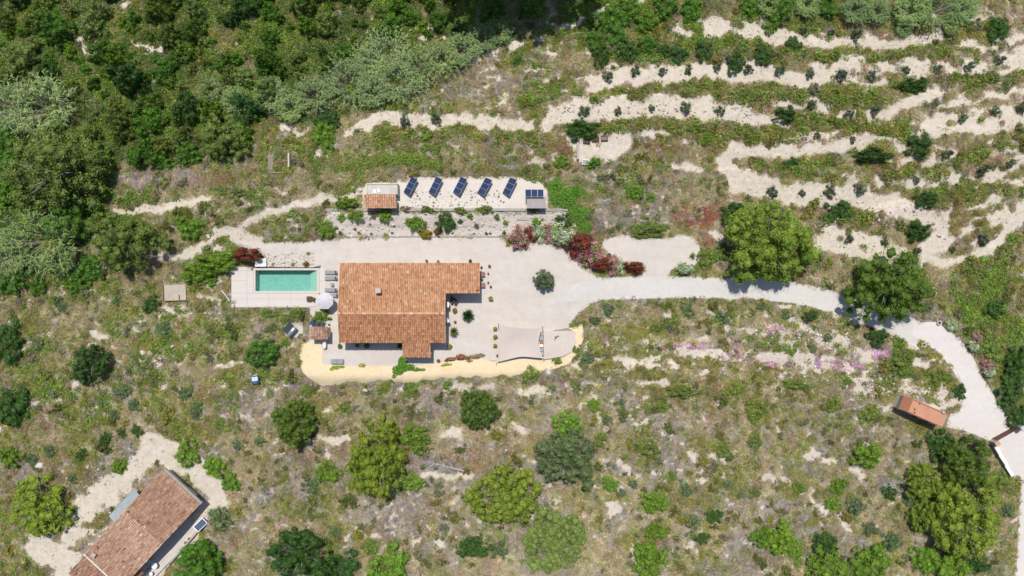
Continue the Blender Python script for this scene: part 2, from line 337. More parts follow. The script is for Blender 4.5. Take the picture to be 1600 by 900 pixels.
# ------------------------------------------------------------------ object helpers
def put(o, parent=None):
    COL.objects.link(o)
    if parent is not None: o.parent = parent
    return o
def tag(o, label=None, cat=None, group=None, kind=None):
    if label: o['label'] = label
    if cat: o['category'] = cat
    if group: o['group'] = group
    if kind: o['kind'] = kind
    return o
def thing(name, label, cat, loc=(0, 0, 0), rz=0, group=None):
    o = bpy.data.objects.new(name, None); o.empty_display_size = .3; COL.objects.link(o)
    o.location = loc; o.rotation_euler = (0, 0, rz); return tag(o, label, cat, group)
def npmesh(name, V, F, mats=(), midx=None, tint=None, smooth=False):
    """V (n,3), F (m,k)"""
    V = np.asarray(V, np.float32); F = np.asarray(F, np.int32); k = F.shape[1]
    me = bpy.data.meshes.new(name); me.vertices.add(len(V)); me.vertices.foreach_set('co', V.ravel())
    me.loops.add(F.size); me.loops.foreach_set('vertex_index', F.ravel())
    me.polygons.add(len(F)); me.polygons.foreach_set('loop_start', np.arange(0, F.size, k, dtype=np.int32))
    me.polygons.foreach_set('loop_total', np.full(len(F), k, np.int32))
    for m in mats: me.materials.append(m)
    if midx is not None: me.polygons.foreach_set('material_index', np.asarray(midx, np.int32))
    me.update(calc_edges=True)
    if tint is not None:
        a = me.attributes.new('tint', 'FLOAT', 'FACE'); a.data.foreach_set('value', np.asarray(tint, np.float32))
    if smooth: me.polygons.foreach_set('use_smooth', np.ones(len(F), bool))
    return me
def npmesh2(name, V, F, tri, mats, midx, tint):
    """quads, those flagged tri drop their repeated last corner"""
    V = np.asarray(V, np.float32); F = np.asarray(F, np.int32); tot = np.where(tri, 3, 4).astype(np.int32); keep = np.ones(F.shape, bool); keep[tri, 3] = False; li = F[keep]
    me = bpy.data.meshes.new(name); me.vertices.add(len(V)); me.vertices.foreach_set('co', V.ravel()); me.loops.add(len(li)); me.loops.foreach_set('vertex_index', li)
    me.polygons.add(len(F)); me.polygons.foreach_set('loop_start', np.concatenate([[0], np.cumsum(tot)[:-1]]).astype(np.int32)); me.polygons.foreach_set('loop_total', tot)
    for m in mats: me.materials.append(m)
    me.polygons.foreach_set('material_index', np.asarray(midx, np.int32)); me.update(calc_edges=True)
    a = me.attributes.new('tint', 'FLOAT', 'FACE'); a.data.foreach_set('value', np.asarray(tint, np.float32)); return me
class MB:
    """collects boxes, prisms, tubes; build() links them as ONE mesh object"""
    def __init__(s): s.v = []; s.f = []; s.t = []
    def add(s, vs, fs, t=.5):
        n = len(s.v); s.v += [tuple(v) for v in vs]; s.f += [tuple(i+n for i in f) for f in fs]; s.t += [t]*len(fs); return s
    def box(s, x0, x1, y0, y1, z0, z1, M=None):
        vs = [Vector(p) for p in ((x0,y0,z0),(x1,y0,z0),(x1,y1,z0),(x0,y1,z0),(x0,y0,z1),(x1,y0,z1),(x1,y1,z1),(x0,y1,z1))]
        if M is not None: vs = [M @ v for v in vs]
        return s.add(vs, [(0,3,2,1),(4,5,6,7),(0,1,5,4),(1,2,6,5),(2,3,7,6),(3,0,4,7)])
    def prism(s, poly, z0, z1, M=None):
        n = len(poly); a = sum(poly[i][0]*poly[(i+1) % n][1]-poly[(i+1) % n][0]*poly[i][1] for i in range(n))
        if a < 0: poly = poly[::-1]
        vs = [Vector((x, y, z0)) for x, y in poly]+[Vector((x, y, z1)) for x, y in poly]
        if M is not None: vs = [M @ v for v in vs]
        return s.add(vs, [tuple(range(n-1, -1, -1)), tuple(range(n, 2*n))]+[(i, (i+1) % n, n+(i+1) % n, n+i) for i in range(n)])
    def slab(s, top, th):
        """closed slab under a planar 3D polygon"""
        n = len(top); top = [Vector(p) for p in top]; nn = (top[1]-top[0]).cross(top[2]-top[0])
        if nn.z < 0: top = top[::-1]
        vs = top+[p-Vector((0, 0, th)) for p in top]
        return s.add(vs, [tuple(range(n)), tuple(range(2*n-1, n-1, -1))]+[((i+1) % n, i, n+i, n+(i+1) % n) for i in range(n)])
    def tube(s, pts, rad, n=6, cap=True):
        pts = [Vector(p) for p in pts]; rad = rad if hasattr(rad, '__len__') else [rad]*len(pts); vs = []; fs = []
        for i, p in enumerate(pts):
            t = (pts[min(i+1, len(pts)-1)]-pts[max(i-1, 0)]).normalized()
            a = t.orthogonal().normalized(); bb = t.cross(a)
            for k in range(n):
                an = 2*math.pi*k/n; vs.append(p+(a*math.cos(an)+bb*math.sin(an))*rad[i])
        for i in range(len(pts)-1):
            for k in range(n):
                fs.append((i*n+k, i*n+(k+1) % n, (i+1)*n+(k+1) % n, (i+1)*n+k))
        if cap: fs += [tuple(range(n-1, -1, -1)), tuple(range((len(pts)-1)*n, len(pts)*n))]
        return s.add(vs, fs)
    def lathe(s, prof, n=12, M=None):
        vs = []; fs = []
        for r, z in prof:
            for k in range(n): vs.append(Vector((r*math.cos(2*math.pi*k/n), r*math.sin(2*math.pi*k/n), z)))
        if M is not None: vs = [M @ v for v in vs]
        for i in range(len(prof)-1):
            for k in range(n): fs.append((i*n+k, i*n+(k+1) % n, (i+1)*n+(k+1) % n, (i+1)*n+k))
        fs += [tuple(range(n-1, -1, -1)), tuple(range((len(prof)-1)*n, len(prof)*n))]
        return s.add(vs, fs)
    def mesh(s, name, m, off=(0, 0, 0), tint=False, smooth=False, bevel=0):
        me = bpy.data.meshes.new(name); ox, oy, oz = off
        me.from_pydata([(x-ox, y-oy, z-oz) for x, y, z in s.v], [], s.f)
        if tint:
            a = me.attributes.new('tint', 'FLOAT', 'FACE'); a.data.foreach_set('value', np.asarray(s.t, np.float32))
        me.materials.append(m)
        if smooth: me.polygons.foreach_set('use_smooth', np.ones(len(me.polygons), bool))
        if bevel:
            bm = bmesh.new(); bm.from_mesh(me); bmesh.ops.bevel(bm, geom=bm.edges[:], offset=bevel, segments=2, affect='EDGES', clamp_overlap=True); bm.to_mesh(me); bm.free()
        me.update(); return me
    def build(s, name, m, parent=None, off=None, **k):
        if off is None: off = parent.location if (parent is not None and parent.parent is None) else ((0, 0, 0))
        return put(bpy.data.objects.new(name, s.mesh(name, m, off, **k)), parent)
def local(s_parent): return (0, 0, 0)

def drape(name, poly, m, dz=.03, sp=.8, jit=.12, kind='structure'):
    pts = []; n = len(poly)
    for i in range(n):
        a = np.array(poly[i]); c = np.array(poly[(i+1) % n]); L = np.hypot(*(c-a)); k = max(1, int(L/.45))
        for j in range(k):
            q = a+(c-a)*j/k
            nx = (fbm(q[0], q[1], 1.1, 61, 3)-.5)*4*jit; ny = (fbm(q[0], q[1], 1.1, 81, 3)-.5)*4*jit
            pts.append((q[0]+nx, q[1]+ny))
    nb = len(pts); X = np.arange(min(p[0] for p in pts), max(p[0] for p in pts), sp); Y = np.arange(min(p[1] for p in pts), max(p[1] for p in pts), sp)
    A, B = np.meshgrid(X, Y, indexing='ij'); sd_ = sdist(pts, A, B); ii = sd_ > .3
    vs = [Vector(p) for p in pts]+[Vector((a, c)) for a, c in zip(A[ii], B[ii])]
    r = delaunay_2d_cdt(vs, [(i, (i+1) % nb) for i in range(nb)], [], 1, 1e-5)
    V = [(p.x, p.y, gz(p.x, p.y)+dz) for p in r[0]]
    me = bpy.data.meshes.new(name); me.from_pydata(V, [], [f if ((V[f[1]][0]-V[f[0]][0])*(V[f[2]][1]-V[f[0]][1])-(V[f[1]][1]-V[f[0]][1])*(V[f[2]][0]-V[f[0]][0])) > 0 else f[::-1] for f in r[2]])
    me.materials.append(m); me.update()
    o = put(bpy.data.objects.new(name, me))
    if kind: o['kind'] = kind
    return o

# ------------------------------------------------------------------ ground sheet out to the horizon
def axis(a, b, s, far=4000):
    fine = np.arange(a, b+1e-6, s); out = []; d = s; p = b
    while p < far: d *= 1.35; p += d; out.append(p)
    out = np.array(out); return np.concatenate([-(out[::-1]), fine, out]) if abs(a+b) < 1e-6 else fine
ax = axis(-94, 94, .25); ay = axis(-56, 56, .25)
AX, AY = np.meshgrid(ax, ay, indexing='ij')
inb = (np.abs(AX) < 103) & (np.abs(AY) < 61)
far_z = base_z(AX, AY)
AZ = np.where(inb, samp(GZ, AX, AY), far_z+(fbm(AX, AY, 60, 3, 3)-.5)*6*sstep(100, 220, np.hypot(AX, AY)))
nx, ny = AX.shape
idx = np.arange(nx*ny).reshape(nx, ny)
F = np.stack([idx[:-1, :-1], idx[1:, :-1], idx[1:, 1:], idx[:-1, 1:]], -1).reshape(-1, 4)
gme = npmesh('ground', np.stack([AX, AY, AZ], -1).reshape(-1, 3), F, [M_GROUND], smooth=True)
for nm, arr in (('chalk', chalk), ('green', green)):
    a = gme.attributes.new(nm, 'FLOAT', 'POINT'); a.data.foreach_set('value', np.where(inb, samp(arr, AX, AY), .15 if nm == 'chalk' else .4).astype(np.float32).ravel())
tag(put(bpy.data.objects.new('ground', gme)), kind='structure')

drape('gravel_yard', YARD, M_YARD, .030, jit=.09)
drape('driveway', ROAD1, M_ROAD, .045, jit=.03)
drape('concrete_driveway', ROAD2, M_CONC, .055, jit=.04)
drape('outer_road', OUTER_ROAD, M_CONC, .04)

# battered cream retaining bank round the south edge of the yard
def resamp(pts, n):
    pts = np.array(pts, float); d = np.concatenate([[0], np.cumsum(np.hypot(*np.diff(pts, axis=0).T))]); t = np.linspace(0, d[-1], n)
    return np.stack([np.interp(t, d, pts[:, 0]), np.interp(t, d, pts[:, 1])], 1)
inner = resamp(PL([(486,533),(502,536),(505,550),(504,568),(530,572),(600,571),(632,574),(690,566),(745,560),(775,565),(815,560),(850,563),(880,558),(893,550),(899,536),(899,519),(888,513)]), 120)
outer = resamp(PL([(472,535),(468,556),(471,578),(482,592),(503,602),(540,597),(580,596),(625,598),(670,594),(720,591),(770,588),(820,584),(862,576),(890,567),(904,548),(912,528),(910,506)]), 120)
V = []; rows = 7
for i in range(120):
    jo = (fbm(i*.5, 0, 1.5, 44, 3)-.5)*1.1
    for r_ in range(rows):
        t = r_/(rows-1); q = inner[i]*(1-t)+outer[i]*t; q = q+np.array([0, jo*t])
        zi = .10*(1-t)+(gz(*outer[i])+.02)*t
        zz_ = max(gz(q[0]+a_, q[1]+b_) for a_ in (-.4, 0, .4) for b_ in (-.4, 0, .4)) if 0 < r_ < rows-1 else gz(q[0], q[1])
        V.append((q[0], q[1], max(zi, zz_+.10) + (fbm(q[0], q[1], 1.2, 33, 3)-.5)*.05))
idx = np.arange(120*rows).reshape(120, rows)
F = np.stack([idx[:-1, :-1], idx[1:, :-1], idx[1:, 1:], idx[:-1, 1:]], -1).reshape(-1, 4)
rb = put(bpy.data.objects.new('retaining_bank', npmesh('retaining_bank', V, F[:, ::-1], [M_CREAM], smooth=True)))
tag(rb, 'sloping cream rendered bank around the lower edge of the yard', 'retaining wall')

# ------------------------------------------------------------------ roofs of barrel tiles
def tiles(mb, p0, u, v, ul, vl, inside=None, w=.27, l=.40, seed=1, hi=.085, shift=0.0):
    rg = np.random.default_rng(seed); p0 = Vector(p0); u = Vector(u).normalized(); v = Vector(v).normalized(); n = u.cross(v)
    if n.z < 0: n = -n
    nu = int(ul/w); nv = int(vl/l); w = ul/nu; l = vl/nv
    for j in range(nv):
        for i in range(nu):
            cu = (i+.5)*w; cv = (j+.5)*l
            if inside and not inside(cu, cv): continue
            ju = rg.normal(0, .012); a = v*(j*l-.05); c_ = v*((j+1)*l+rg.normal(0, .015)); sk = rg.normal(0, .012); vs = []
            for q, (pv, lift, ww) in enumerate(((a, .02, .40), (c_, .055+rg.random()*.02, .46))):
                for k in range(5):
                    an = math.pi*k/4
                    vs.append(p0+u*(cu+ju+(sk if q else 0)-math.cos(an)*w*ww)+pv+n*(lift+math.sin(an)*hi))
            mb.add(vs, [(k, k+1, 6+k, 5+k) for k in range(4)], min(1, max(0, rg.normal(.52+shift, .135))))
            # mortar-filled lower mouth of the tile
def ridge_caps(mb, a, c, w=.36, l=.42, seed=3, t0=.75):
    rg = np.random.default_rng(seed); a = Vector(a); c = Vector(c); d = (c-a); n_ = int(d.length/l); d.normalize(); s_ = Vector((-d.y, d.x, 0)).normalized()
    for i in range(n_):
        vs = []
        for q in (0, 1):
            for k in range(5):
                an = math.pi*k/4; vs.append(a+d*((i+q)*l+(-.03 if q == 0 else 0))+s_*(-math.cos(an)*w*.5)+Vector((0, 0, .03+.02*q+math.sin(an)*.12)))
        mb.add(vs, [(k, 5+k, 6+k, k+1) for k in range(4)], min(1, max(0, rg.normal(t0, .15))))

# ------------------------------------------------------------------ MAIN HOUSE
HX0, HXM, HX1 = -26.17, -10.02, -4.88           # west end, east end of the main block, east end of the wing
YN, YR, YS, YW, YP = 3.80, -3.84, -8.27, -.77, -10.52
ZN_, ZR = 2.85, 4.28
sN = (ZR-ZN_)/(YN-YR); sS = .215
zS = ZR-sS*(YR-YS); zP = ZR-sS*(YR-YP); zW = ZN_+sN*(YN-YW)
house = thing('tiled_house', 'large terracotta tiled house beside the swimming pool', 'house', ((HX0+HXM)/2, -2.2, 0))
mb = MB()
ex = [(YN-.35, 0), (YN-.35, ZN_-.13), (YR, ZR-.22), (YS+.35, zS-.13), (YS+.35, 0)]
def xprism(mb, sec, x0, x1):
    n = len(sec); vs = [(x0, y, z) for y, z in sec]+[(x1, y, z) for y, z in sec]
    mb.add(vs, [tuple(range(n)), tuple(range(2*n-1, n-1, -1))]+[((i+1) % n, i, n+i, n+(i+1) % n) for i in range(n)])
xprism(mb, ex, HX0+.3, HXM-.35); mb.build('wall', M_WALL, house)
mb = MB(); xprism(mb, [(YN-.352, 0), (YN-.352, ZN_-.13), (YW+.25, zW-.2), (YW+.25, 0)], HXM-.5, HX1-.3); mb.build('wing_wall', M_WALL, house)
roof = MB()
roof.slab([(HX0+.03, YN-.03, ZN_), (HX0+.03, YR, ZR), (HXM-.03, YR, ZR), (HXM-.03, YN-.03, ZN_)], .12)
roof.slab([(HX0+.03, YR-.002, ZR-.002), (HX0+.03, YS+.03, zS), (HXM-.03, YS+.03, zS), (HXM-.03, YR-.002, ZR-.002)], .12)
roof.slab([(HXM-.028, YN-.03, ZN_), (HXM-.028, YW+.03, zW), (HX1-.03, YW+.03, zW), (HX1-.03, YN-.03, ZN_)], .12)
PX0, PX1 = -16.62, -12.33
roof.slab([(PX0+.03, YS+.028, zS), (PX0+.03, YP+.03, zP), (PX1-.03, YP+.03, zP), (PX1-.03, YS+.028, zS)], .12)
ro = roof.build('roof', M_ROOFBED, house)
t = MB()
vn = (0, YN-YR, ZN_-ZR); ln = math.hypot(YN-YR, ZR-ZN_)
lw = math.hypot(YW-YR, zW-ZR)
tiles(t, (HX0, YR, ZR), (1, 0, 0), vn, HXM-HX0, ln, seed=11, shift=.10)  # sun-side slope tinted lighter: sunlight put into the tile colour
tiles(t, (HXM, YW, zW), (1, 0, 0), vn, HX1-HXM, ln-lw, seed=12, shift=.10)
tiles(t, (HX0, YR, ZR), (1, 0, 0), (0, YS-YR, zS-ZR), HXM-HX0, math.hypot(YS-YR, zS-ZR), seed=13, shift=-.10)  # slope away from the sun tinted darker: shade put into the tiles
tiles(t, (PX0, YS-.05, zS-.01), (1, 0, 0), (0, YP-YS, zP-zS), PX1-PX0, math.hypot(YP-YS-.0, zP-zS)-.05, seed=14, shift=-.06)
t.build('roof_tile_courses', M_TILE, ro, off=house.location, tint=True, smooth=True)['kind'] = 'stuff'
rc = MB(); ridge_caps(rc, (HX0, YR, ZR+.05), (HXM, YR, ZR+.05)); rc.build('ridge_tiles', M_TILE, ro, off=house.location, tint=True, smooth=True)['kind'] = 'stuff'
for x, ya, za, yb, zb in ((HX1-.08, YW, zW, YN, ZN_), (HXM-.08, YR, ZR, YW, zW), (HXM-.08, YR, ZR, YS, zS), (HX0+.08, YR, ZR, YN, ZN_), (HX0+.08, YR, ZR, YS, zS)):
    vg = MB(); vg.slab([(x-.09, ya, za+.06), (x+.09, ya, za+.06), (x+.09, yb, zb+.06), (x-.09, yb, zb+.06)], .16)
    vg.build('verge_mortar', mat('verge_mortar', (.58, .42, .33), .9, .15, 2), ro, off=house.location)
cx, cy = U(591, 454, 4.6); ch = MB()
ch.box(cx-.34, cx+.34, cy-.30, cy+.30, 3.3, 4.65); chim = ch.build('chimney', M_WALL, ro, off=house.location)
ch = MB(); ch.box(cx-.42, cx+.42, cy-.37, cy+.37, 4.82, 4.9)
for a in (-.32, .22): ch.box(cx+a, cx+a+.1, cy-.26, cy+.26, 4.65, 4.82)
ch.build('chimney_cap', mat('cap_clay', (.55, .42, .34), .9, .15, 3), ro, off=house.location)
vt = MB(); vx, vy = U(746, 450, 3.9); vt.box(vx-.25, vx+.25, vy-.3, vy+.3, 3.5, 4.1); vt.build('roof_vent', M_TERRA, ro, off=house.location)
# porch piers, wall and windows
for x in (PX0+.35, PX1-.35):
    m_ = MB(); m_.box(x-.2, x+.2, YP+.25, YP+.65, 0, zP-.1); m_.build('porch_pier', M_WALL, house)
m_ = MB(); m_.box(PX0+.58, PX1-.58, YP+.35, YP+.55, .0, .9); m_.build('porch_parapet', M_STONE, house)
def window(parent, x, y, w, h, z, nrm, shutter=None, door=False):
    tx, ty = (1, 0) if nrm[1] else (0, 1); f = MB()
    def bb(mbx, a0, a1, d0, d1, z0, z1):
        if nrm[1]: mbx.box(x+a0, x+a1, min(y+d0*nrm[1], y+d1*nrm[1]), max(y+d0*nrm[1], y+d1*nrm[1]), z0, z1)
        else: mbx.box(min(x+d0*nrm[0], x+d1*nrm[0]), max(x+d0*nrm[0], x+d1*nrm[0]), y+a0, y+a1, z0, z1)
    for a0, a1 in ((-w/2, -w/2+.08), (w/2-.08, w/2), (-.03, .03)): bb(f, a0, a1, -.02, .06, z, z+h)
    bb(f, -w/2+.08, w/2-.08, -.02, .058, z, z+.08); bb(f, -w/2+.08, w/2-.08, -.02, .058, z+h-.08, z+h)
    o = f.build('door' if door else 'window', M_BROWN, parent)
    g = MB(); bb(g, -w/2+.08, -.03, -.01, .02, z+.08, z+h-.08); bb(g, .03, w/2-.08, -.01, .02, z+.08, z+h-.08); g.build('pane', M_GLASS, o, off=parent.location)
    if not door:
        sl = MB(); bb(sl, -w/2-.08, w/2+.08, -.02, .16, z-.07, z); sl.build('sill', M_STONE, o, off=parent.location)
for x in (-23.5, -20, -16, -12.5): window(house, x, YN-.35, 1.1, 1.1, 1.0, (0, 1))
window(house, -8, YN-.352, 1.1, 1.1, 1.0, (0, 1)); window(house, -8.2, YW+.25, 1.6, 2.1, .03, (0, -1), door=True)
for y in (-2.6, -5.2): window(house, HXM-.35, y, 1.2, 2.0, .03, (1, 0), door=True)
window(house, HXM-.35, -7.1, .9, 1.0, 1.0, (1, 0))
window(house, HX1-.3, 2.0, 1.0, 1.1, 1.0, (1, 0))
for x in (-24.3, -21.5, -18.6): window(house, x, YS+.35, 1.7, 2.1, .03, (0, -1), door=True)
window(house, HX0+.3, -6.2, 1.2, 2.0, .03, (-1, 0), door=True)
for k, (px, py, r_) in enumerate(((699.5, 476, 0), (698.5, 500, .5))):
    x, y = U(px, py, 1.6); o = thing('wall_lamp_box' if k else 'air_conditioner', ('upper' if k == 0 else 'lower, slightly turned')+' white box unit on the right side wall of the tiled house', 'appliance', (x, y, 1.3), r_)
    m_ = MB(); m_.box(-.22, .22, -.42, .42, 0, .55); m_.build('casing', M_WHITE, o, off=(0, 0, 0), bevel=.04)
    m_ = MB(); m_.box(-.55, -.2, -.04, .04, .1, .16); m_.box(-.55, -.2, .2, .28, .1, .16); m_.build('bracket', M_GREYM, o, off=(0, 0, 0))
    for q in range(4):
        m_ = MB(); m_.box(.225, .24, -.32, .32, .1+q*.1, .13+q*.1); m_.build('grille_slat', M_GREYM, o, off=(0, 0, 0))

# ------------------------------------------------------------------ small tiled outbuildings
def tiled_hut(name, label, cat, x0, x1, y0, y1, zlo, zhi, m, hi='y1', open_front=False, w=.3):
    """mono-pitch hut: eaves rectangle, high along hi; ground z0"""
    g0 = gz((x0+x1)/2, (y0+y1)/2); o = thing(name, label, cat, ((x0+x1)/2, (y0+y1)/2, g0)); off = o.location
    za, zb = (zlo, zhi) if hi == 'y1' else (zhi, zlo)     # z at y0, y1
    za += g0; zb += g0
    wl = MB(); t_ = .2
    for (a0, a1, b0, b1) in ((x0+.2, x1-.2, y1-.4, y1-.2), (x0+.2, x0+.4, y0+.2, y1-.4), (x1-.4, x1-.2, y0+.2, y1-.4)):
        f = lambda y: za+(zb-za)*(y-y0)/(y1-y0)-.14
        wl.add([(a0, b0, g0), (a1, b0, g0), (a1, b1, g0), (a0, b1, g0), (a0, b0, f(b0)), (a1, b0, f(b0)), (a1, b1, f(b1)), (a0, b1, f(b1))], [(0,3,2,1),(4,5,6,7),(0,1,5,4),(1,2,6,5),(2,3,7,6),(3,0,4,7)])
    if not open_front: wl.box(x0+.41, x1-.41, y0+.2, y0+.38, g0, za-.2)
    wl.build('wall', M_WALL, o)
    r_ = MB(); r_.slab([(x0, y0, za), (x1, y0, za), (x1, y1, zb), (x0, y1, zb)], .12); ro_ = r_.build('roof', M_ROOFBED, o)
    t_ = MB()
    if hi == 'y1': tiles(t_, (x0, y1, zb), (1, 0, 0), (0, y0-y1, za-zb), x1-x0, math.hypot(y1-y0, zb-za), seed=len(name), w=w)
    else: tiles(t_, (x0, y0, za), (1, 0, 0), (0, y1-y0, zb-za), x1-x0, math.hypot(y1-y0, zb-za), seed=len(name), w=w)
    t_.build('roof_tile_courses', m, ro_, off=off, tint=True, smooth=True)['kind'] = 'stuff'
    return o
def R4(x0, y0, x1, y1, z):
    a = U(x0, y1, z); b_ = U(x1, y0, z); return a[0], b_[0], a[1], b_[1]
x0, x1, y0, y1 = R4(483.5, 510.5, 512.5, 530, 2.3)
tiled_hut('barbecue_hut', 'small tile roofed hut left of the big house by the cream bank', 'hut', x0, x1, y0, y1, 2.1, 2.5, M_TILED, w=.36)
x0, x1, y0, y1 = R4(569, 304.5, 619, 325, 3.2)
tiled_hut('pump_hut', 'orange tiled hut with a flat pale roof behind, left of solar panels', 'hut', x0, x1, y0, y1, 2.0, 2.4, M_TILEN, w=.33)
pump = bpy.data.objects['pump_hut']; off = pump.location
x0, x1, y0, y1 = R4(572, 286.5, 621, 304, 3.0)
m_ = MB(); m_.box(x0, x1, y0+.06, y1, 1.0, 2.95); m_.build('flat_roof_block', M_CONCR, pump)
m_ = MB(); m_.box(x0+.02, x1-.02, y1-.18, y1-.02, 2.95, 3.1); m_.box(x0+.02, x0+.18, y0+.1, y1-.2, 2.95, 3.1); m_.build('parapet', M_WALL, pump)
for px, py, s_ in ((586, 299, .3), (591, 298, .26)):
    a, c_ = U(px, py, 3); m_ = MB(); m_.box(a-s_, a+s_, c_-s_, c_+s_, 2.953, 3.03); m_.build('roof_hatch', M_WHITE, pump)
a, c_ = U(618, 297, 2.0); bx = thing('meter_box', 'small grey box beside the flat roof of the pump hut', 'box', (a, c_, 1.0))
m_ = MB(); m_.box(-.35, .35, -.3, .3, 0, 1.0); m_.build('cabinet', M_FLAT, bx, off=(0, 0, 0), bevel=.03); m_ = MB(); m_.box(-.4, .4, -.35, .35, 1.0, 1.06); m_.build('lid', M_STONE, bx, off=(0, 0, 0))
# grey flat roofed battery hut under the last solar panels
x0, x1, y0, y1 = R4(823, 307, 853, 325.5, 2.8)
bh = thing('battery_hut', 'low hut with a plain grey flat roof below the rightmost solar panels', 'hut', ((x0+x1)/2, (y0+y1)/2, 1.0))
m_ = MB(); m_.box(x0+.15, x1-.15, y0+.15, y1-.1, 1.0, 2.6); m_.build('wall', M_WALL, bh)
m_ = MB(); m_.box(x0, x1, y0, y1, 2.6, 2.75); m_.build('roof', M_FLAT, bh, bevel=.03)
m_ = MB(); m_.box(x0+.9, x0+1.8, y0+.10, y0+.148, 1.02, 2.4); d_ = m_.build('door', M_GREYM, bh); m_ = MB(); m_.box(x0+1.62, x0+1.70, y0+.04, y0+.10, 1.7, 1.8); m_.build('handle', M_DARK, d_, off=bh.location)

# ------------------------------------------------------------------ old house at lower left
def old_house():
    z0 = gz(*P(205, 815)); ze = 3.0+z0
    A = Vector((*U(254, 735, ze+.2), 0)); B = Vector((*U(312, 789, ze+.2), 0)); C = Vector((*U(110, 873, ze+.2), 0))
    u = (B-A); wid = u.length; u.normalize(); v = Vector((u.y, -u.x, 0))
    if v.dot(C-A) < 0: v = -v
    L = (C-A).dot(v)
    o = thing('old_house', 'old weathered tile roofed farmhouse at the lower left corner', 'house', (A.x, A.y, z0))
    def pt(a, d, z): q = A+u*a+v*d; return (q.x, q.y, z)
    LE = L*.90; RD = L*.40; zr = ze+.75
    z1 = zr-.06*(LE-RD)
    def hz(d): return ze+.75*(d/RD) if d < RD else zr-(d-RD)*.06
    def boxuv(mb, a0, a1, d0, d1, zb, zt):
        c4 = [pt(a0, d0, 0), pt(a1, d0, 0), pt(a1, d1, 0), pt(a0, d1, 0)]; mb.prism([(p[0], p[1]) for p in c4], zb, zt)
    w_ = MB(); boxuv(w_, .3, wid-1.6, .3, LE-.1, z0-.5, ze-.15); boxuv(w_, .5, wid-1.8, .5, LE-.3, ze-.16, ze+.05); boxuv(w_, .35, wid-1.5, LE-.15, L-.2, z0-.5, z1-.9); w_.build('wall', mat('old_render', (.50, .43, .36), .95, .2, .6), o)
    r_ = MB(); r_.slab([pt(0, 0, hz(0)), pt(wid, 0, hz(0)), pt(wid, RD, zr), pt(0, RD, zr)], .14); r_.slab([pt(0, RD+.002, zr-.001), pt(wid, RD+.002, zr-.001), pt(wid, LE, z1), pt(0, LE, z1)], .14)
    r_.slab([pt(0, LE+.01, z1-.55), pt(wid-.6, LE+.01, z1-.55), pt(wid-.6, L+2.4, z1-.8), pt(0, L+2.4, z1-.8)], .14)
    ro_ = r_.build('roof', M_ROOFBED, o)
    t_ = MB()
    def T(pa, pb, ul, seed, sh):
        pa = Vector(pa); pb = Vector(pb); tiles(t_, pa, u, pb-pa, ul, (pb-pa).length, seed=seed, w=.27, l=.5, shift=sh)
    T(pt(0, RD, zr), pt(0, 0, hz(0)), wid, 21, -.02); T(pt(0, RD, zr), pt(0, LE*.70, hz(LE*.70)), wid, 22, .16); T(pt(0, LE*.70, hz(LE*.70)+.01), pt(0, LE, z1), wid, 23, .05); T(pt(0, LE+.05, z1-.55), pt(0, L+2.4, z1-.8), wid-.6, 24, -.12)
    t_.build('roof_tile_courses', M_TILED, ro_, off=o.location, tint=True, smooth=True)['kind'] = 'stuff'
    rc_ = MB(); ridge_caps(rc_, pt(0, RD, zr+.05), pt(wid, RD, zr+.05), t0=.35); rc_.build('ridge_tiles', M_TILED, ro_, off=o.location, tint=True, smooth=True)['kind'] = 'stuff'
    wb = MB(); wb.slab([pt(-.1, LE-.1, z1+.13), pt(wid+.05, LE-.1, z1+.13), pt(wid+.05, LE+.1, z1+.13), pt(-.1, LE+.1, z1+.13)], .6); wb.build('white_flashing', M_WHITE, ro_, off=o.location)
    eb = MB(); eb.slab([pt(-.02, -.42, hz(0)-.02), pt(wid+.02, -.42, hz(0)-.02), pt(wid+.02, -.0, hz(0)+.0), pt(-.02, -.0, hz(0)+.0)], .25); eb.build('gable_coping', mat('grey_coping', (.33, .30, .27), .9, .2, 2), ro_, off=o.location)
    c_ = MB(); boxuv(c_, .9, 1.5, LE*.955-.8, LE*.955-.1, z1-.5, z1+.7); c_.build('chimney', mat('old_render', ()), ro_, off=o.location)
    c_ = MB(); boxuv(c_, .45, .95, LE*.86, LE*.86+.35, z1-.5, z1+.6); c_.build('flue', M_TERRA, ro_, off=o.location)
    for d in (2.2, 5.0, 8.2, 11.0):
        f = MB(); boxuv(f, wid-1.6, wid-1.54, d, d+1.1, z0+.9, z0+2.1); wn = f.build('window', M_BROWN, o); g_ = MB(); boxuv(g_, wid-1.54, wid-1.52, d+.12, d+.98, z0+1.0, z0+2.0); g_.build('pane', M_GLASS, wn, off=o.location)
    f = MB(); boxuv(f, wid-1.6, wid-1.53, 6.6, 7.6, z0+.02, z0+2.1); dr = f.build('door', M_BROWN, o); f = MB(); boxuv(f, wid-1.53, wid-1.47, 6.7, 6.78, z0+1.0, z0+1.08); f.build('handle', M_DARK, dr, off=o.location)
    # grey corrugated lean-to roof on the upper-left side
    l_ = thing('lean_to_roof', 'grey corrugated lean-to roof against the old farmhouse', 'lean-to', pt(-1.0, LE*.4, gz(*pt(-1, LE*.4, 0)[:2])))
    zz = z0+1.9; d0, d1 = LE*.33, LE*.66
    n_ = 44; vs = []; fs = []
    for i in range(n_+1):
        d = d0+(d1-d0)*i/n_; hh = .03 if i % 2 else -.03
        vs += [pt(-.02, d, zz+.35+hh), pt(-1.55, d, zz+hh)]
    fs = [(2*i, 2*i+1, 2*i+3, 2*i+2) for i in range(n_)]
    m_ = MB(); m_.add(vs, fs); m_.build('corrugated_sheet', mat('zinc_sheet', (.30, .35, .36), .6, .12, 1.5, metal=.2), l_)
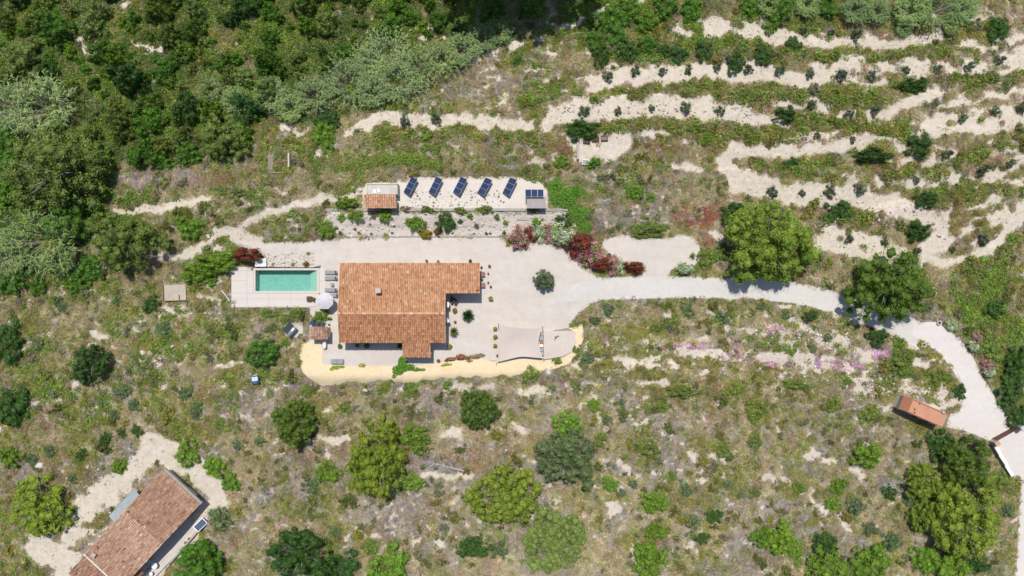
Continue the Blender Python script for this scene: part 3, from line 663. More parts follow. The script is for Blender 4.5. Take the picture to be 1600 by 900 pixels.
    for d in (d0+.2, (d0+d1)/2, d1-.2):
        m_ = MB(); q = pt(-1.4, d, 0); m_.tube([(q[0], q[1], gz(q[0], q[1])), (q[0], q[1], zz-.03)], .06); m_.build('post', M_WOOD, l_)
    # terrace in front
    pv = [pt(wid-1.62, .2, 0), pt(wid+2.0, .6, 0), pt(wid+2.3, 9, 0), pt(wid+2.2, L+3, 0), pt(wid-1.62, L+3, 0)]
    me = MB(); me.prism([(p[0], p[1]) for p in pv], z0-.5, z0+.12); tag(me.build('terrace_slab', M_CONCR), kind='structure')
    kw = MB(); kk = [pt(wid+2.02, 3.2, 0), pt(wid+2.35, 3.2, 0), pt(wid+2.6, 12, 0), pt(wid+2.4, 12, 0)]; kw.prism([(p[0], p[1]) for p in kk], z0-.5, z0+.42)
    tag(kw.build('terrace_wall', M_STONE), 'low stone wall edging the old farmhouse terrace', 'wall')
    # wooden pergola roof at the far end
    pg = thing('pergola', 'brown timber slatted pergola over the old farmhouse terrace', 'pergola', pt(wid, LE*.85, z0+.12))
    for i in range(14):
        m_ = MB(); d = LE*.80+i*.30; c4 = [pt(wid-.5, d, 0), pt(wid+.75, d, 0), pt(wid+.75, d+.22, 0), pt(wid-.5, d+.22, 0)]; m_.prism([(p[0], p[1]) for p in c4], z0+2.3, z0+2.36); m_.build('slat', mat('rust_timber', (.28, .12, .06), .8, .3, 2), pg)
    for d in (LE*.8+.1, LE*.8+4.0):
        q = pt(wid+.65, d, 0); m_ = MB(); m_.box(q[0]-.07, q[0]+.07, q[1]-.07, q[1]+.07, z0+.12, z0+2.3); m_.build('post', M_BROWN, pg)
    return z0+.12
ZT = old_house()

# ------------------------------------------------------------------ shed by the gate
def gate_shed():
    z0 = gz(*P(1445, 645)); zt = z0+2.5
    def q(px, py): return Vector((*U(px, py, zt), 0))
    A, B, Cc, D = q(1427, 623), q(1481, 647), q(1472, 668), q(1418, 644); E, G = q(1414, 618), q(1405.5, 639)
    c = (A+Cc)/2; o = thing('gate_shed', 'open shed with terracotta roof beside the concrete driveway', 'shed', (c.x, c.y, z0))
    def ins(p, k=.93): return c+(p-c)*k
    m_ = MB(); m_.slab([(p.x, p.y, zt) for p in (A, B, Cc, D)], .16); m_.build('flat_roof', mat('terracotta_membrane', (.54, .27, .175), .85, .10, .6), o)
    m_ = MB(); up = (B-A).normalized(); dn = (D-A).normalized()
    for a_, b_, s_ in ((A, B, 1), (D, Cc, -1)):
        m_.slab([tuple(a_+dn*.02*s_)[:2]+(zt+.10,), tuple(b_+dn*.02*s_)[:2]+(zt+.10,), tuple(b_+dn*.16*s_)[:2]+(zt+.10,), tuple(a_+dn*.16*s_)[:2]+(zt+.10,)], .098)
    m_.build('roof_kerb', M_TERRA, o)
    u = (A-E); L = (G-E).length; w = u.length; u.normalize(); v = (G-E).normalized()
    r_ = MB(); e4 = [tuple(E)[:2]+(zt-.35,), tuple(A-u*.01)[:2]+(zt+.02,), tuple(D-u*.01)[:2]+(zt+.02,), tuple(G)[:2]+(zt-.35,)]; r_.slab(e4, .1); r_.build('tiled_roof', M_ROOFBED, o)
    for i in range(9):                                   # broad tile ridges, each about a metre apart from above
        a0 = E+v*(L*(i+.12)/9); a1 = E+v*(L*(i+.80)/9); vs = []; n5 = 5
        for s_, zz in ((0, zt-.33), (1, zt+.04)):
            for k in range(n5):
                t_ = k/(n5-1); p_ = a0+(a1-a0)*t_+u*(w*s_-.01*s_); vs.append((p_.x, p_.y, zz+.12*math.sin(math.pi*t_)))
        m_ = MB(); m_.add(vs, [(k, k+1, 6+k, 5+k) for k in range(4)]); m_.build('tile_row', M_TERRA, o, smooth=True)
    w_ = MB(); P4 = [ins(p) for p in (E, B, Cc, G)]
    def wall(p, r, h): 
        d = (r-p).normalized(); n = Vector((-d.y, d.x, 0))*.1; w_.prism([(s_.x, s_.y) for s_ in (p-n, r-n, r+n, p+n)], z0-.3, h)
    wall(P4[0], P4[1], zt-.4); wall(P4[1]+(P4[2]-P4[1])*.08, P4[2], zt-.18); wall(P4[0]+(P4[3]-P4[0])*.08, P4[3], zt-.5)
    w_.build('wall', M_WALL, o)
    for k in range(4):
        p_ = P4[3]+(P4[2]-P4[3])*(.08+k*.28); m_ = MB(); m_.box(p_.x-.1, p_.x+.1, p_.y-.1, p_.y+.1, z0-.3, zt-.45+.1*min(k, 1)*2.4); m_.build('pillar', M_WALL, o)
    for px, py in ((1437, 630), (1429, 639), (1428.5, 644), (1473, 644)):
        a, b_ = U(px, py, zt); m_ = MB(); s_ = .12 if px < 1470 else .25; m_.lathe([(s_, zt+.002), (s_, zt+.25), (s_*.6, zt+.3)], 8, Matrix.Translation((a, b_, 0))); m_.build('roof_vent', M_TERRA if px < 1470 else M_STONE, o)
    fl = MB(); fl.prism([(s_.x, s_.y) for s_ in [ins(p, .9) for p in (E, B, Cc, G)]], z0-.2, z0+.06); fl.build('floor_slab', M_CONCR, o)
gate_shed()

# ------------------------------------------------------------------ gate, pillars, boundary wall
g0 = P(1549, 685.5); g1 = P(1583, 667); zg = gz(*g0)
gdir = Vector((g1[0]-g0[0], g1[1]-g0[1], 0)); gl = gdir.length; ga_ = math.atan2(gdir.y, gdir.x)
gate = thing('driveway_gate', 'brown wooden driveway gate across the concrete driveway', 'gate', (g0[0], g0[1], zg), ga_)
for i in range(10):
    m_ = MB(); x_ = i*gl/10; m_.box(x_+.01, x_+gl/10-.01, -.03, .03, .08, 1.35); m_.build('board', M_BROWN, gate, off=(0, 0, 0))
m_ = MB(); m_.box(0, gl, -.07, -.032, .25, .37); m_.box(0, gl, -.07, -.032, 1.05, 1.17); m_.build('rail', M_DARK, gate, off=(0, 0, 0))
for k, (p, lab) in enumerate(((g0, 'orange capped gate pillar at the lower end of the brown gate'), (g1, 'pale gate pillar at the upper end of the brown gate'))):
    x_ = p[0]+(.1 if k == 0 else .55)*gdir.x/gl*(-1 if k == 0 else 1); y_ = p[1]+(.45 if k == 0 else .55)*gdir.y/gl*(-1 if k == 0 else 1)-.2
    o = thing('gate_pillar', lab, 'pillar', (x_, y_, gz(x_, y_)), ga_, 'gate pillars')
    m_ = MB(); m_.box(-.3, .3, -.3, .3, -.2, 1.5); m_.build('shaft', M_STONE, o, off=(0, 0, 0))
    m_ = MB(); m_.box(-.38, .38, -.38, .38, 1.5, 1.6); m_.build('cap', mat('orange_cap', (.55, .33, .2), .8, .2, 3) if k == 0 else M_CONCR, o, off=(0, 0, 0), bevel=.02)
wq = [P(1548, 694), P(1556, 708), P(1566, 724), P(1576, 741)]
bw = thing('boundary_wall', 'white topped low wall running down from the brown gate', 'wall', (wq[0][0], wq[0][1], gz(*wq[0])))
for i in range(3):
    a = Vector((*wq[i], 0)); c_ = Vector((*wq[i+1], 0)); d = (c_-a).normalized(); n = Vector((-d.y, d.x, 0))
    m_ = MB(); m_.prism([(p.x, p.y) for p in (a-n*.2, c_-n*.2, c_+n*.2, a+n*.2)], gz(a.x, a.y)-.4, gz(a.x, a.y)+.95-.1*i); m_.build('wall_section', mat('shade_grey_render', (.36, .36, .36), .9, .1, 1), bw)  # shade of the wall face put into the grey colour
    m_ = MB(); m_.prism([(p.x, p.y) for p in (a-n*.27, c_-n*.27, c_+n*.27, a+n*.27)], gz(a.x, a.y)+.952-.1*i, gz(a.x, a.y)+1.03-.1*i); m_.build('coping', M_WHITE, bw)

# ------------------------------------------------------------------ pool and its terrace
ZPT = .10
PX = [U(x, 0, ZPT)[0] for x in (399, 495.5)]; PY = [U(0, y, ZPT)[1] for y in (455, 422)]
TX = [U(x, 0, ZPT)[0] for x in (361.5, 386, 420, 455, 498)]; TY0 = U(0, 478.5, ZPT)[1]; TY1 = U(0, 417, ZPT)[1]; TYm = U(0, 467, ZPT)[1]
ter = thing('pool_terrace', 'pale paved terrace around the swimming pool', 'terrace', (TX[0], TY0, 0))
def slabs(x0, x1, y0, y1):
    m_ = MB(); m_.box(x0+.01, x1-.01, y0+.01, y1-.01, -.2, ZPT); m_.build('paving_slab', M_PAVE, ter)
ybands = [TY0, TYm, PY[0]-.32]
for i in range(4):
    for j in range(2): slabs(TX[i], TX[i+1], ybands[j], ybands[j+1])
slabs(TX[0], TX[1], PY[0]-.32, (PY[0]+PY[1])/2); slabs(TX[0], TX[1], (PY[0]+PY[1])/2, PY[1]-.1); slabs(TX[0], U(392, 0, ZPT)[0], PY[1]-.1, TY1)
slabs(TX[1], PX[0]-.32, PY[0]-.32, PY[1]-.1)
slabs(PX[1]+.32, U(509, 0, ZPT)[0], PY[0]-.32, (PY[0]+PY[1])/2); slabs(PX[1]+.32, U(509, 0, ZPT)[0], (PY[0]+PY[1])/2, PY[1]+.32)
m_ = MB(); m_.box(TX[0]-.05, TX[4]-1.4, TY0-.18, TY0, -1.4, .16); m_.build('edge_wall', M_WALL, ter)
pool = thing('swimming_pool', 'rectangular turquoise swimming pool', 'pool', ((PX[0]+PX[1])/2, (PY[0]+PY[1])/2, 0))
M_BASIN = mat('pool_plaster', (.45, .55, .495), .7, .14, 2.2)  # mottling imitates caustics, light put into the plaster colour
m_ = MB(); D = -1.45
m_.box(PX[0]-.3, PX[1]+.3, PY[0]-.3, PY[1]+.3, D-.2, D)
m_.box(PX[0]-.3, PX[0], PY[0], PY[1], D, .06); m_.box(PX[1], PX[1]+.3, PY[0], PY[1], D, .06); m_.box(PX[0]-.3, PX[1]+.3, PY[0]-.3, PY[0], D, .062); m_.box(PX[0]-.3, PX[1]+.3, PY[1], PY[1]+.3, D, .062)
m_.build('basin', M_BASIN, pool)
m_ = MB()
for i in range(3): m_.box(PX[1]-.45*(i+1), PX[1]-.45*i, PY[0]+.001, PY[1]-.001, D, -.18-.40*i)
m_.build('steps', mat('pool_steps', (.62, .62, .52), .7, .05, 1.5), pool)
for nm, b4 in (('near', (PX[0]-.3, PX[1]+.3, PY[0]-.3, PY[0]+.02)), ('far', (PX[0]-.3, PX[1]+.3, PY[1]-.02, PY[1]+.3)), ('l', (PX[0]-.3, PX[0]+.02, PY[0]+.022, PY[1]-.022)), ('r', (PX[1]-.02, PX[1]+.3, PY[0]+.022, PY[1]-.022))):
    m_ = MB(); m_.box(*b4, .064, .125); m_.build('coping', mat('coping_stone', (.62, .55, .49), .8, .06, 1.2), pool)
M_WATER, nt, b = newmat('pool_water'); nt.nodes.remove(b)
tr = nt.nodes.new('ShaderNodeBsdfTransparent'); tr.inputs[0].default_value = (.60, .88, .85, 1); gl_ = nt.nodes.new('ShaderNodeBsdfGlossy'); gl_.inputs['Roughness'].default_value = .03
fr = nt.nodes.new('ShaderNodeFresnel'); fr.inputs[0].default_value = 1.33; mx = nt.nodes.new('ShaderNodeMixShader'); wn = nt.nodes.new('ShaderNodeTexNoise'); wn.inputs['Scale'].default_value = 14
tcw = nt.nodes.new('ShaderNodeTexCoord'); nt.links.new(tcw.outputs['Object'], wn.inputs['Vector'])
bw_ = nt.nodes.new('ShaderNodeBump'); bw_.inputs['Strength'].default_value = .35; bw_.inputs['Distance'].default_value = .02; nt.links.new(wn.outputs[0], bw_.inputs['Height']); nt.links.new(bw_.outputs[0], gl_.inputs['Normal'])
nt.links.new(fr.outputs[0], mx.inputs[0]); nt.links.new(tr.outputs[0], mx.inputs[1]); nt.links.new(gl_.outputs[0], mx.inputs[2]); nt.links.new(mx.outputs[0], nt.nodes['Material Output'].inputs[0])
m_ = MB(); m_.add([(PX[0]+.001, PY[0]+.001, -.06), (PX[1]-.001, PY[0]+.001, -.06), (PX[1]-.001, PY[1]-.001, -.06), (PX[0]+.001, PY[1]-.001, -.06)], [(0, 1, 2, 3)]); m_.build('water', M_WATER, pool)

# ------------------------------------------------------------------ solar arrays
M_CELL, nt, b = newmat('solar_cells'); tc = nt.nodes.new('ShaderNodeTexCoord'); bt = nt.nodes.new('ShaderNodeTexBrick'); bt.offset = 0
for k_, v_ in (('Scale', 1.0), ('Mortar Size', .006), ('Brick Width', .165), ('Row Height', .165)): bt.inputs[k_].default_value = v_
bt.inputs['Color1'].default_value = (.015, .028, .085, 1); bt.inputs['Color2'].default_value = (.02, .036, .105, 1); bt.inputs['Mortar'].default_value = (.09, .11, .17, 1)
nt.links.new(tc.outputs['Object'], bt.inputs['Vector']); nt.links.new(bt.outputs[0], b.inputs['Base Color']); b.inputs['Roughness'].default_value = .18
def solar_array(label, x, y, z, rz, pw, ph, n, tilt, h0):
    """n panels side by side along local x (pw each), ph up the slope along local -y .. high edge at +y"""
    o = thing('solar_array', label, 'solar panels', (x, y, z), rz, 'ground mounted solar arrays'); ct, st_ = math.cos(tilt), math.sin(tilt)
    M = Matrix.Translation((0, 0, h0+ph*st_/2)) @ Matrix.Rotation(tilt, 4, 'X')
    for i in range(n):
        xa = (i-n/2)*pw
        f = MB(); e = .035
        for a in ((xa+.012, xa+e, -ph/2, ph/2), (xa+pw-e, xa+pw-.012, -ph/2, ph/2), (xa+e, xa+pw-e, -ph/2, -ph/2+e), (xa+e, xa+pw-e, ph/2-e, ph/2)): f.box(*a, -.03, .018, M=M)
        p = MB(); p.box(xa+e, xa+pw-e, -ph/2+e, ph/2-e, -.02, .008, M=M)
        po = p.build('panel', M_CELL, o, off=(0, 0, 0)); f.build('panel_frame', M_SILVER, po, off=(0, 0, 0))
    for xa in (-n*pw/2+.25, n*pw/2-.25):
        s_ = MB(); s_.tube([M @ Vector((xa, -ph/2+.1, -.06)), M @ Vector((xa, ph/2-.1, -.06))], .03, 4); q = M @ Vector((xa, ph/2-.15, -.08)); s_.tube([q, (q.x, q.y, -.1)], .035, 4); q2 = M @ Vector((xa, -ph/2+.15, -.08)); s_.tube([q2, (q2.x, q2.y, -.1)], .035, 4)
        s_.build('support_leg', M_SILVER, o, off=(0, 0, 0))
        s_ = MB(); s_.box(xa-.18, xa+.18, q.y-.2, q.y+.2, -.1, .12); s_.build('concrete_foot', M_CONCR, o, off=(0, 0, 0))
ordn = ['leftmost', 'second from left', 'middle', 'fourth from left', 'fifth from left']
for i, (px, py, da) in enumerate(((641.2, 290, 0), (680.3, 290, 1.2), (718.8, 290, .3), (757.5, 291, -1.0), (796.5, 291, .8))):
    x, y = U(px, py, 1.9); ang = math.atan2(-23.9, -12.3)+R(da)      # along the row of panels
    solar_array('%s of five slanted blue solar arrays on the chalk terrace' % ordn[i], x, y, 1.0, ang, .90, 1.42, 3, R(32), .35)
x, y = U(835, 302, 2.9); solar_array('rightmost blue solar array, set straight above the grey flat roof', x, y, 1.0, math.pi, .93, 1.30, 3, R(22), 1.75)
x, y = U(312.5, 820, ZT+1.0)
# ------------------------------------------------------------------ foliage generators
def leafquads(Pp, N, size, rg, asp=.6, jit=.6):
    n = len(Pp); N = N+rg.normal(0, jit, (n, 3)); N /= np.linalg.norm(N, axis=1)[:, None]+1e-9
    T = np.cross(N, rg.normal(0, 1, (n, 3))); T /= np.linalg.norm(T, axis=1)[:, None]+1e-9; B = np.cross(N, T)
    s = (size*rg.uniform(.6, 1.35, n))[:, None] if np.isscalar(size) else (size*rg.uniform(.6, 1.35, n))[:, None]
    V = np.stack([Pp-T*s*.5, Pp-B*s*asp*.5+T*s*.05, Pp+T*s*.5, Pp+B*s*asp*.5+T*s*.05], 1).reshape(-1, 3)
    return V, np.arange(4*n).reshape(n, 4)
def sph(n, rg, zmin=-1):
    z = rg.uniform(zmin, 1, n); a = rg.uniform(0, 2*np.pi, n); r = np.sqrt(1-z*z); return np.stack([r*np.cos(a), r*np.sin(a), z], 1)
def ico2():
    bm = bmesh.new(); bmesh.ops.create_icosphere(bm, subdivisions=2, radius=1); v = np.array([tuple(q.co) for q in bm.verts]); f = np.array([[q.index for q in p.verts] for p in bm.faces]); bm.free(); return v, f
IC2 = ico2()
def crown_pts(rg, nl, lr, n, hz=.75, shell=.72, irr=.16, lob_var=.55):
    """points and normals of a lobed crown of unit radius; base z=0"""
    ph = rg.uniform(0, 6.28, 4); D = sph(nl, rg, -.25); a = np.arctan2(D[:, 1], D[:, 0])
    rad = 1+irr*(np.sin(2*a+ph[0])+.7*np.sin(3*a+ph[1])+.5*np.sin(5*a+ph[2]))/1.4
    k = shell*rg.uniform(.75, 1.12, nl)*rad
    Cc = D*k[:, None]; Cc = np.concatenate([Cc, sph(max(3, nl//4), rg, -.1)*.35]); L = lr*rg.uniform(1-lob_var, 1+lob_var, len(Cc))
    per = (L**2); per = (n*per/per.sum()).astype(int)+1
    Pp = []; N = []; T = []
    for c, l, m in zip(Cc, L, per):
        d = sph(m, rg, -.45); an = rg.uniform(.7, 1.35, 3)*np.array([1, 1, .85]); r = l*(.62+.62*rg.random(m)**1.3*(1+.35*np.sin(5*d[:, 0]+7*c[0]*9)*np.sin(5*d[:, 1]+c[1]*50)))[:, None]
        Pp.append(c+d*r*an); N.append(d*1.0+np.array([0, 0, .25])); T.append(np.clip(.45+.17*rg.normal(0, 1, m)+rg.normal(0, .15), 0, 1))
    m = max(40, n//9); d = sph(m, rg, -.1); Pp.append(d*rg.uniform(.35, .66, m)[:, None]*np.array([1, 1, .9])); N.append(d*.4+np.array([0, 0, .8])); T.append(np.clip(rg.normal(.12, .08, m), 0, 1))  # inner leaves tinted dark: crown shade put into the colour
    Pp = np.concatenate(Pp); N = np.concatenate(N); T = np.concatenate(T)
    z = (Pp[:, 2]+.25)*hz/1.25; Pp[:, 2] = np.maximum(z, .02)
    cv = []; cf = []; ct = []
    for c, l in zip(Cc, L):
        v = c+IC2[0]*(l*.66*rg.uniform(.55, 1.25, (len(IC2[0]), 1)))*np.array([1, 1, .85]); v[:, 2] = np.maximum((v[:, 2]+.25)*hz/1.25, .0); cf.append(IC2[1]+len(cv)*len(IC2[0])); cv.append(v); ct.append(np.clip(rg.normal(.16, .10)+rg.normal(0, .08, len(IC2[1])), 0, 1))  # lobe cores tinted dark so the gaps between leaves look shaded
    return Pp, N, T, (np.concatenate(cv), np.concatenate(cf), np.concatenate(ct))
def stems_arr(n, rg, h, spread, rad):
    mb = MB()
    for i in range(n):
        a = rg.uniform(0, 6.28); s_ = spread*rg.uniform(.4, 1); q = Vector((s_*math.cos(a), s_*math.sin(a), h*rg.uniform(.7, 1)))
        mb.tube([(0, 0, -.05), q*.45+Vector((0, 0, h*.1)), q], [rad, rad*.6, rad*.25], 4, False)
    return np.array(mb.v), np.array(mb.f)
def crown_mesh(name, seed, nl, lr, n, ls, hz=.75, shell=.72, irr=.16, asp=.6, jit=.6, flower=None, ff=.45, stems=True, leafm=None):
    rg = np.random.default_rng(seed); Pp, N, T, core = crown_pts(rg, nl, lr, n, hz, shell, irr)
    V, F = leafquads(Pp, N, ls, rg, asp, jit*.6); mi = np.zeros(len(F), int); mats = [leafm or M_LEAF]
    if flower:
        mats.append(flower); top = (Pp[:, 2] > hz*.12); cl = np.sin(Pp[:, 0]*9+seed)+np.sin(Pp[:, 1]*8+seed*2)+rg.normal(0, .7, len(Pp)); mi[(cl > np.quantile(cl, 1-ff)) & top] = 1
    q = core[1]; q4 = np.concatenate([q, q[:, 2:3]], 1); F = [F, q4+len(V)]; V = np.concatenate([V, core[0]]); T = np.concatenate([T, core[2]]); mi = np.concatenate([mi, np.zeros(len(q4), int)])
    fm = np.concatenate(F); tri = np.zeros(len(fm), bool); tri[len(F[0]):] = True; F = fm
    if stems:
        v2, f2 = stems_arr(5, rg, hz*.7, .6, .035); F = np.concatenate([F, f2+len(V)]); V = np.concatenate([V, v2]); tri = np.concatenate([tri, np.zeros(len(f2), bool)]); T = np.concatenate([T, np.full(len(f2), .3)]); mi = np.concatenate([mi, np.full(len(f2), len(mats))]); mats.append(M_TRUNK)
    elif leafm is None:
        v2, f2 = stems_arr(22, rg, hz*1.02, .80, .011); F = np.concatenate([F, f2+len(V)]); V = np.concatenate([V, v2]); tri = np.concatenate([tri, np.zeros(len(f2), bool)]); T = np.concatenate([T, np.full(len(f2), .3)]); mi = np.concatenate([mi, np.full(len(f2), len(mats))]); mats.append(M_DEAD)
    return npmesh2(name, V, F, tri, mats, mi, T)
PINE = [crown_mesh('pine_crown', 100+i, 170, .125, 20000, .034, .85, .86, .15, .5, .9, stems=False) for i in range(5)]
ROUND = [crown_mesh('round_crown', 200+i, 100, .155, 12000, .040, .85, .84, .13, .6, .9, stems=False) for i in range(4)]
LOOSE = [crown_mesh('loose_crown', 300+i, 125, .13, 14000, .036, .75, .86, .22, .6, .9, stems=False) for i in range(3)]
BUSH = [crown_mesh('bush_foliage', 400+i, 22, .25, 1300, .095, .8, .76, .22, .6, .9) for i in range(6)]
BIGB = [crown_mesh('big_bush_foliage', 500+i, 52, .18, 4200, .060, .8, .82, .20, .6, .9) for i in range(6)]
BALL = [crown_mesh('clipped_ball', 600+i, 20, .28, 900, .12, 1.1, .74, .05, .6, .7) for i in range(3)]
SAP = [crown_mesh('sapling_foliage', 700+i, 16, .26, 700, .13, 1.25, .70, .18, .4, .9) for i in range(5)]
FL = {'pink': flower_mat('pink_blossom', (.78, .33, .44)), 'white': flower_mat('white_blossom', (.72, .80, .60)), 'red': flower_mat('dark_red_blossom', (.36, .055, .05)), 'orange': flower_mat('orange_blossom', (.62, .33, .03)), 'crimson': flower_mat('crimson_blossom', (.36, .04, .08))}
OLE = {k: [crown_mesh('oleander_'+k, 800+i*7+len(k), 26, .26, 2600, .09, .95, .76, .16, .55, .6, FL[k], ff) for i in range(2)] for k, ff in (('pink', .80), ('white', .70), ('red', .55), ('orange', .75), ('crimson', .75))}

def reed_mesh(seed, n=300, lean=1.15):
    rg = np.random.default_rng(seed); V = []; F = []; T = []; mi = []
    def strip(pts, w, t, m):
        base = len(V)
        for i, (p, d) in enumerate(pts):
            s_ = np.cross(d, [0, 0, 1.0]); s_ = s_/(np.linalg.norm(s_)+1e-6)*w*(1 if i < len(pts)-1 else .15); V.append(p-s_); V.append(p+s_)
        for i in range(len(pts)-1): F.append((base+2*i, base+2*i+1, base+2*i+3, base+2*i+2)); T.append(t); mi.append(m)
    for i in range(n):
        a = rg.uniform(0, 6.28); r0 = .45*math.sqrt(rg.random()); b0 = np.array([r0*math.cos(a), r0*math.sin(a), 0]); a2 = a+rg.normal(0, .5)
        o_ = rg.uniform(.15, .62)*lean; hh = rg.uniform(.55, 1.0); d = np.array([math.cos(a2)*o_, math.sin(a2)*o_, hh]); t = np.clip(rg.normal(.5, .2), 0, 1)
        p1 = b0+d*.55; p2 = b0+d*np.array([1.05, 1.05, .92]); strip([(b0, d), (p1, d), (p2, d)], .0065, t, 0 if rg.random() < .5 else 1)
        for k in range(5):
            s_ = rg.uniform(.5, 1); p = b0+d*s_; aa = a2+rg.normal(0, 1.0); ld = np.array([math.cos(aa), math.sin(aa), .15])*rg.uniform(.10, .20)
            strip([(p, ld), (p+ld*.6, ld), (p+ld+np.array([0, 0, -.05]), ld)], .0115, np.clip(t+rg.normal(0, .22), 0, 1), 0)
    return npmesh('reed_canes', np.array(V), np.array(F), [M_LEAF, mat('dry_canes', (.40, .34, .27), .9, .2, 3)], mi, T)
REED = [reed_mesh(900+i) for i in range(3)]; REEDL = [reed_mesh(930+i, 210, 1.75) for i in range(2)]
def dead_mesh(seed, n=46, flat=.55):
    rg = np.random.default_rng(seed); mb = MB()
    for i in range(n):
        a = rg.uniform(0, 6.28); el = rg.uniform(.05, 1.2)*flat; L = rg.uniform(.6, 1.0); d = Vector((math.cos(a)*math.cos(el), math.sin(a)*math.cos(el), math.sin(el)))
        q = d*L; md = d*L*.5+Vector(rg.normal(0, .05, 3)); mb.tube([(0, 0, .02), md, q], [.022, .014, .005], 3, False)
        for k in range(4):
            p = md.lerp(q, rg.random()); e = (d+Vector(rg.normal(0, .55, 3))).normalized()*rg.uniform(.15, .35); mb.tube([p, p+e], [.010, .004], 3, False)
    return mb.mesh('dead_branches', M_DEAD)
DEADM = [dead_mesh(950+i) for i in range(3)]
def spiky_mesh(seed, n=160, w=.045, up=.5):
    rg = np.random.default_rng(seed); V = []; F = []; T = []
    for i in range(n):
        a = rg.uniform(0, 6.28); el = rg.uniform(-.1, 1.45)**1.0; L = rg.uniform(.8, 1.0); d = np.array([math.cos(a)*math.cos(el), math.sin(a)*math.cos(el), math.sin(el)]); s_ = np.array([-math.sin(a), math.cos(a), 0])*w
        c = np.array([0, 0, .55]); b_ = len(V); V += [c-s_*.6, c+s_*.6, c+d*L*.55+s_, c+d*L*.55-s_, c+d*L+np.array([0, 0, -.1])]
        F += [(b_, b_+1, b_+2, b_+3), (b_+3, b_+2, b_+4, b_+4)]; T += [.5+rg.normal(0, .2)]*2
    V = np.array(V); Ff = []; Tt = []
    for f, t in zip(F, T):
        if f[2] != f[3]: Ff += [(f[0], f[1], f[2]), (f[0], f[2], f[3])]; Tt += [t, t]
        else: Ff.append(f[:3]); Tt.append(t)
    return npmesh('rosette', V, Ff, [M_LEAF], None, np.clip(Tt, 0, 1))
SPIKY = [spiky_mesh(970), spiky_mesh(971, 60, .07)]

def trunk_mesh(seed, limbs=7):
    rg = np.random.default_rng(seed); mb = MB(); mb.tube([(0, 0, -.08), (.01, .01, .2), (-.01, .02, .45)], [.075, .055, .04], 7)
    for i in range(limbs):
        a = 6.28*i/limbs+rg.normal(0, .3); z = rg.uniform(.15, .42); q = Vector((math.cos(a)*rg.uniform(.45, .75), math.sin(a)*rg.uniform(.45, .75), z+rg.uniform(.1, .28)))
        mb.tube([(0, 0.01, z), q*.5+Vector((0, 0, z*.55)), q], [.032, .02, .006], 5, False)
    return mb.mesh('trunk', M_TRUNK)
TRUNK = [trunk_mesh(980+i) for i in range(3)]

# ------------------------------------------------------------------ placing plants
C = dict(pine=(.245, .315, .038), pined=(.125, .195, .030), green=(.105, .225, .026), bright=(.175, .300, .032), dark=(.060, .130, .026), grey=(.14, .20, .088), olive=(.165, .225, .042),
         oliveg=(.165, .21, .115), lime=(.27, .35, .040), yel=(.36, .33, .06), redd=(.15, .07, .03), pale=(.225, .305, .08), reed=(.185, .265, .09), brown=(.25, .19, .11), blue=(.09, .17, .09))
C = {k_: tuple(q*1.22 for q in v_) for k_, v_ in C.items()}
ITEMS = []      # (object, description, category, group, px, py) labelled together at the end
def vis(px, py, r, hgt, frac=.5):
    """stand a plant so that the middle of its crown is seen at (px, py) with radius r px"""
    x, y = P(px, py); z = gz(x, y)
    for _ in range(3):
        zc = z+hgt*frac; x, y = U(px, py, zc); z = gz(x, y)
    return x, y, z, r*.1*(H-z-hgt*frac)/H
def vcol(c, s=.14):
    k = 1+random.uniform(-s, s); return (c[0]*k*random.uniform(.92, 1.08), c[1]*k, c[2]*k*random.uniform(.85, 1.15), 1)
def tree(name, desc, cat, px, py, r, col, pool_, hr=1.0, ry=None, label=None, group=None):
    h = r*.1*hr; x, y, z, rm = vis(px, py, r, h*1.25, .5); rm *= 1.03
    o = thing(name, label, cat, (x, y, z), random.uniform(0, 6.28) if ry is None else 0, group)
    lift = h*.22; k = (ry or r)/r
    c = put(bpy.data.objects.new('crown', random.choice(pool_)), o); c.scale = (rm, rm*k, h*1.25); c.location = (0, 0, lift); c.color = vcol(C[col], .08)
    t = put(bpy.data.objects.new('trunk', random.choice(TRUNK)), o); t.scale = (rm, rm*k, h*1.05)
    if label is None: ITEMS.append((o, desc, cat, px, py))
    return o
def bush(name, desc, px, py, r, col, pool_, hr=.9, ry=None, cat='bush', label=None, group=None, dz=0):
    h = r*.1*hr; x, y, z, rm = vis(px, py, r, h, .4); rm *= 1.10
    o = put(bpy.data.objects.new(name, random.choice(pool_))); o.location = (x, y, z-.03+dz); k = (ry or r)/r
    o.scale = (rm, rm*k, h*1.2); o.rotation_euler = (0, 0, random.uniform(0, 6.28) if ry is None else random.choice((0, math.pi))); o.color = vcol(C[col])
    tag(o, label, cat, group)
    if label is None: ITEMS.append((o, desc, cat, px, py))
    return o

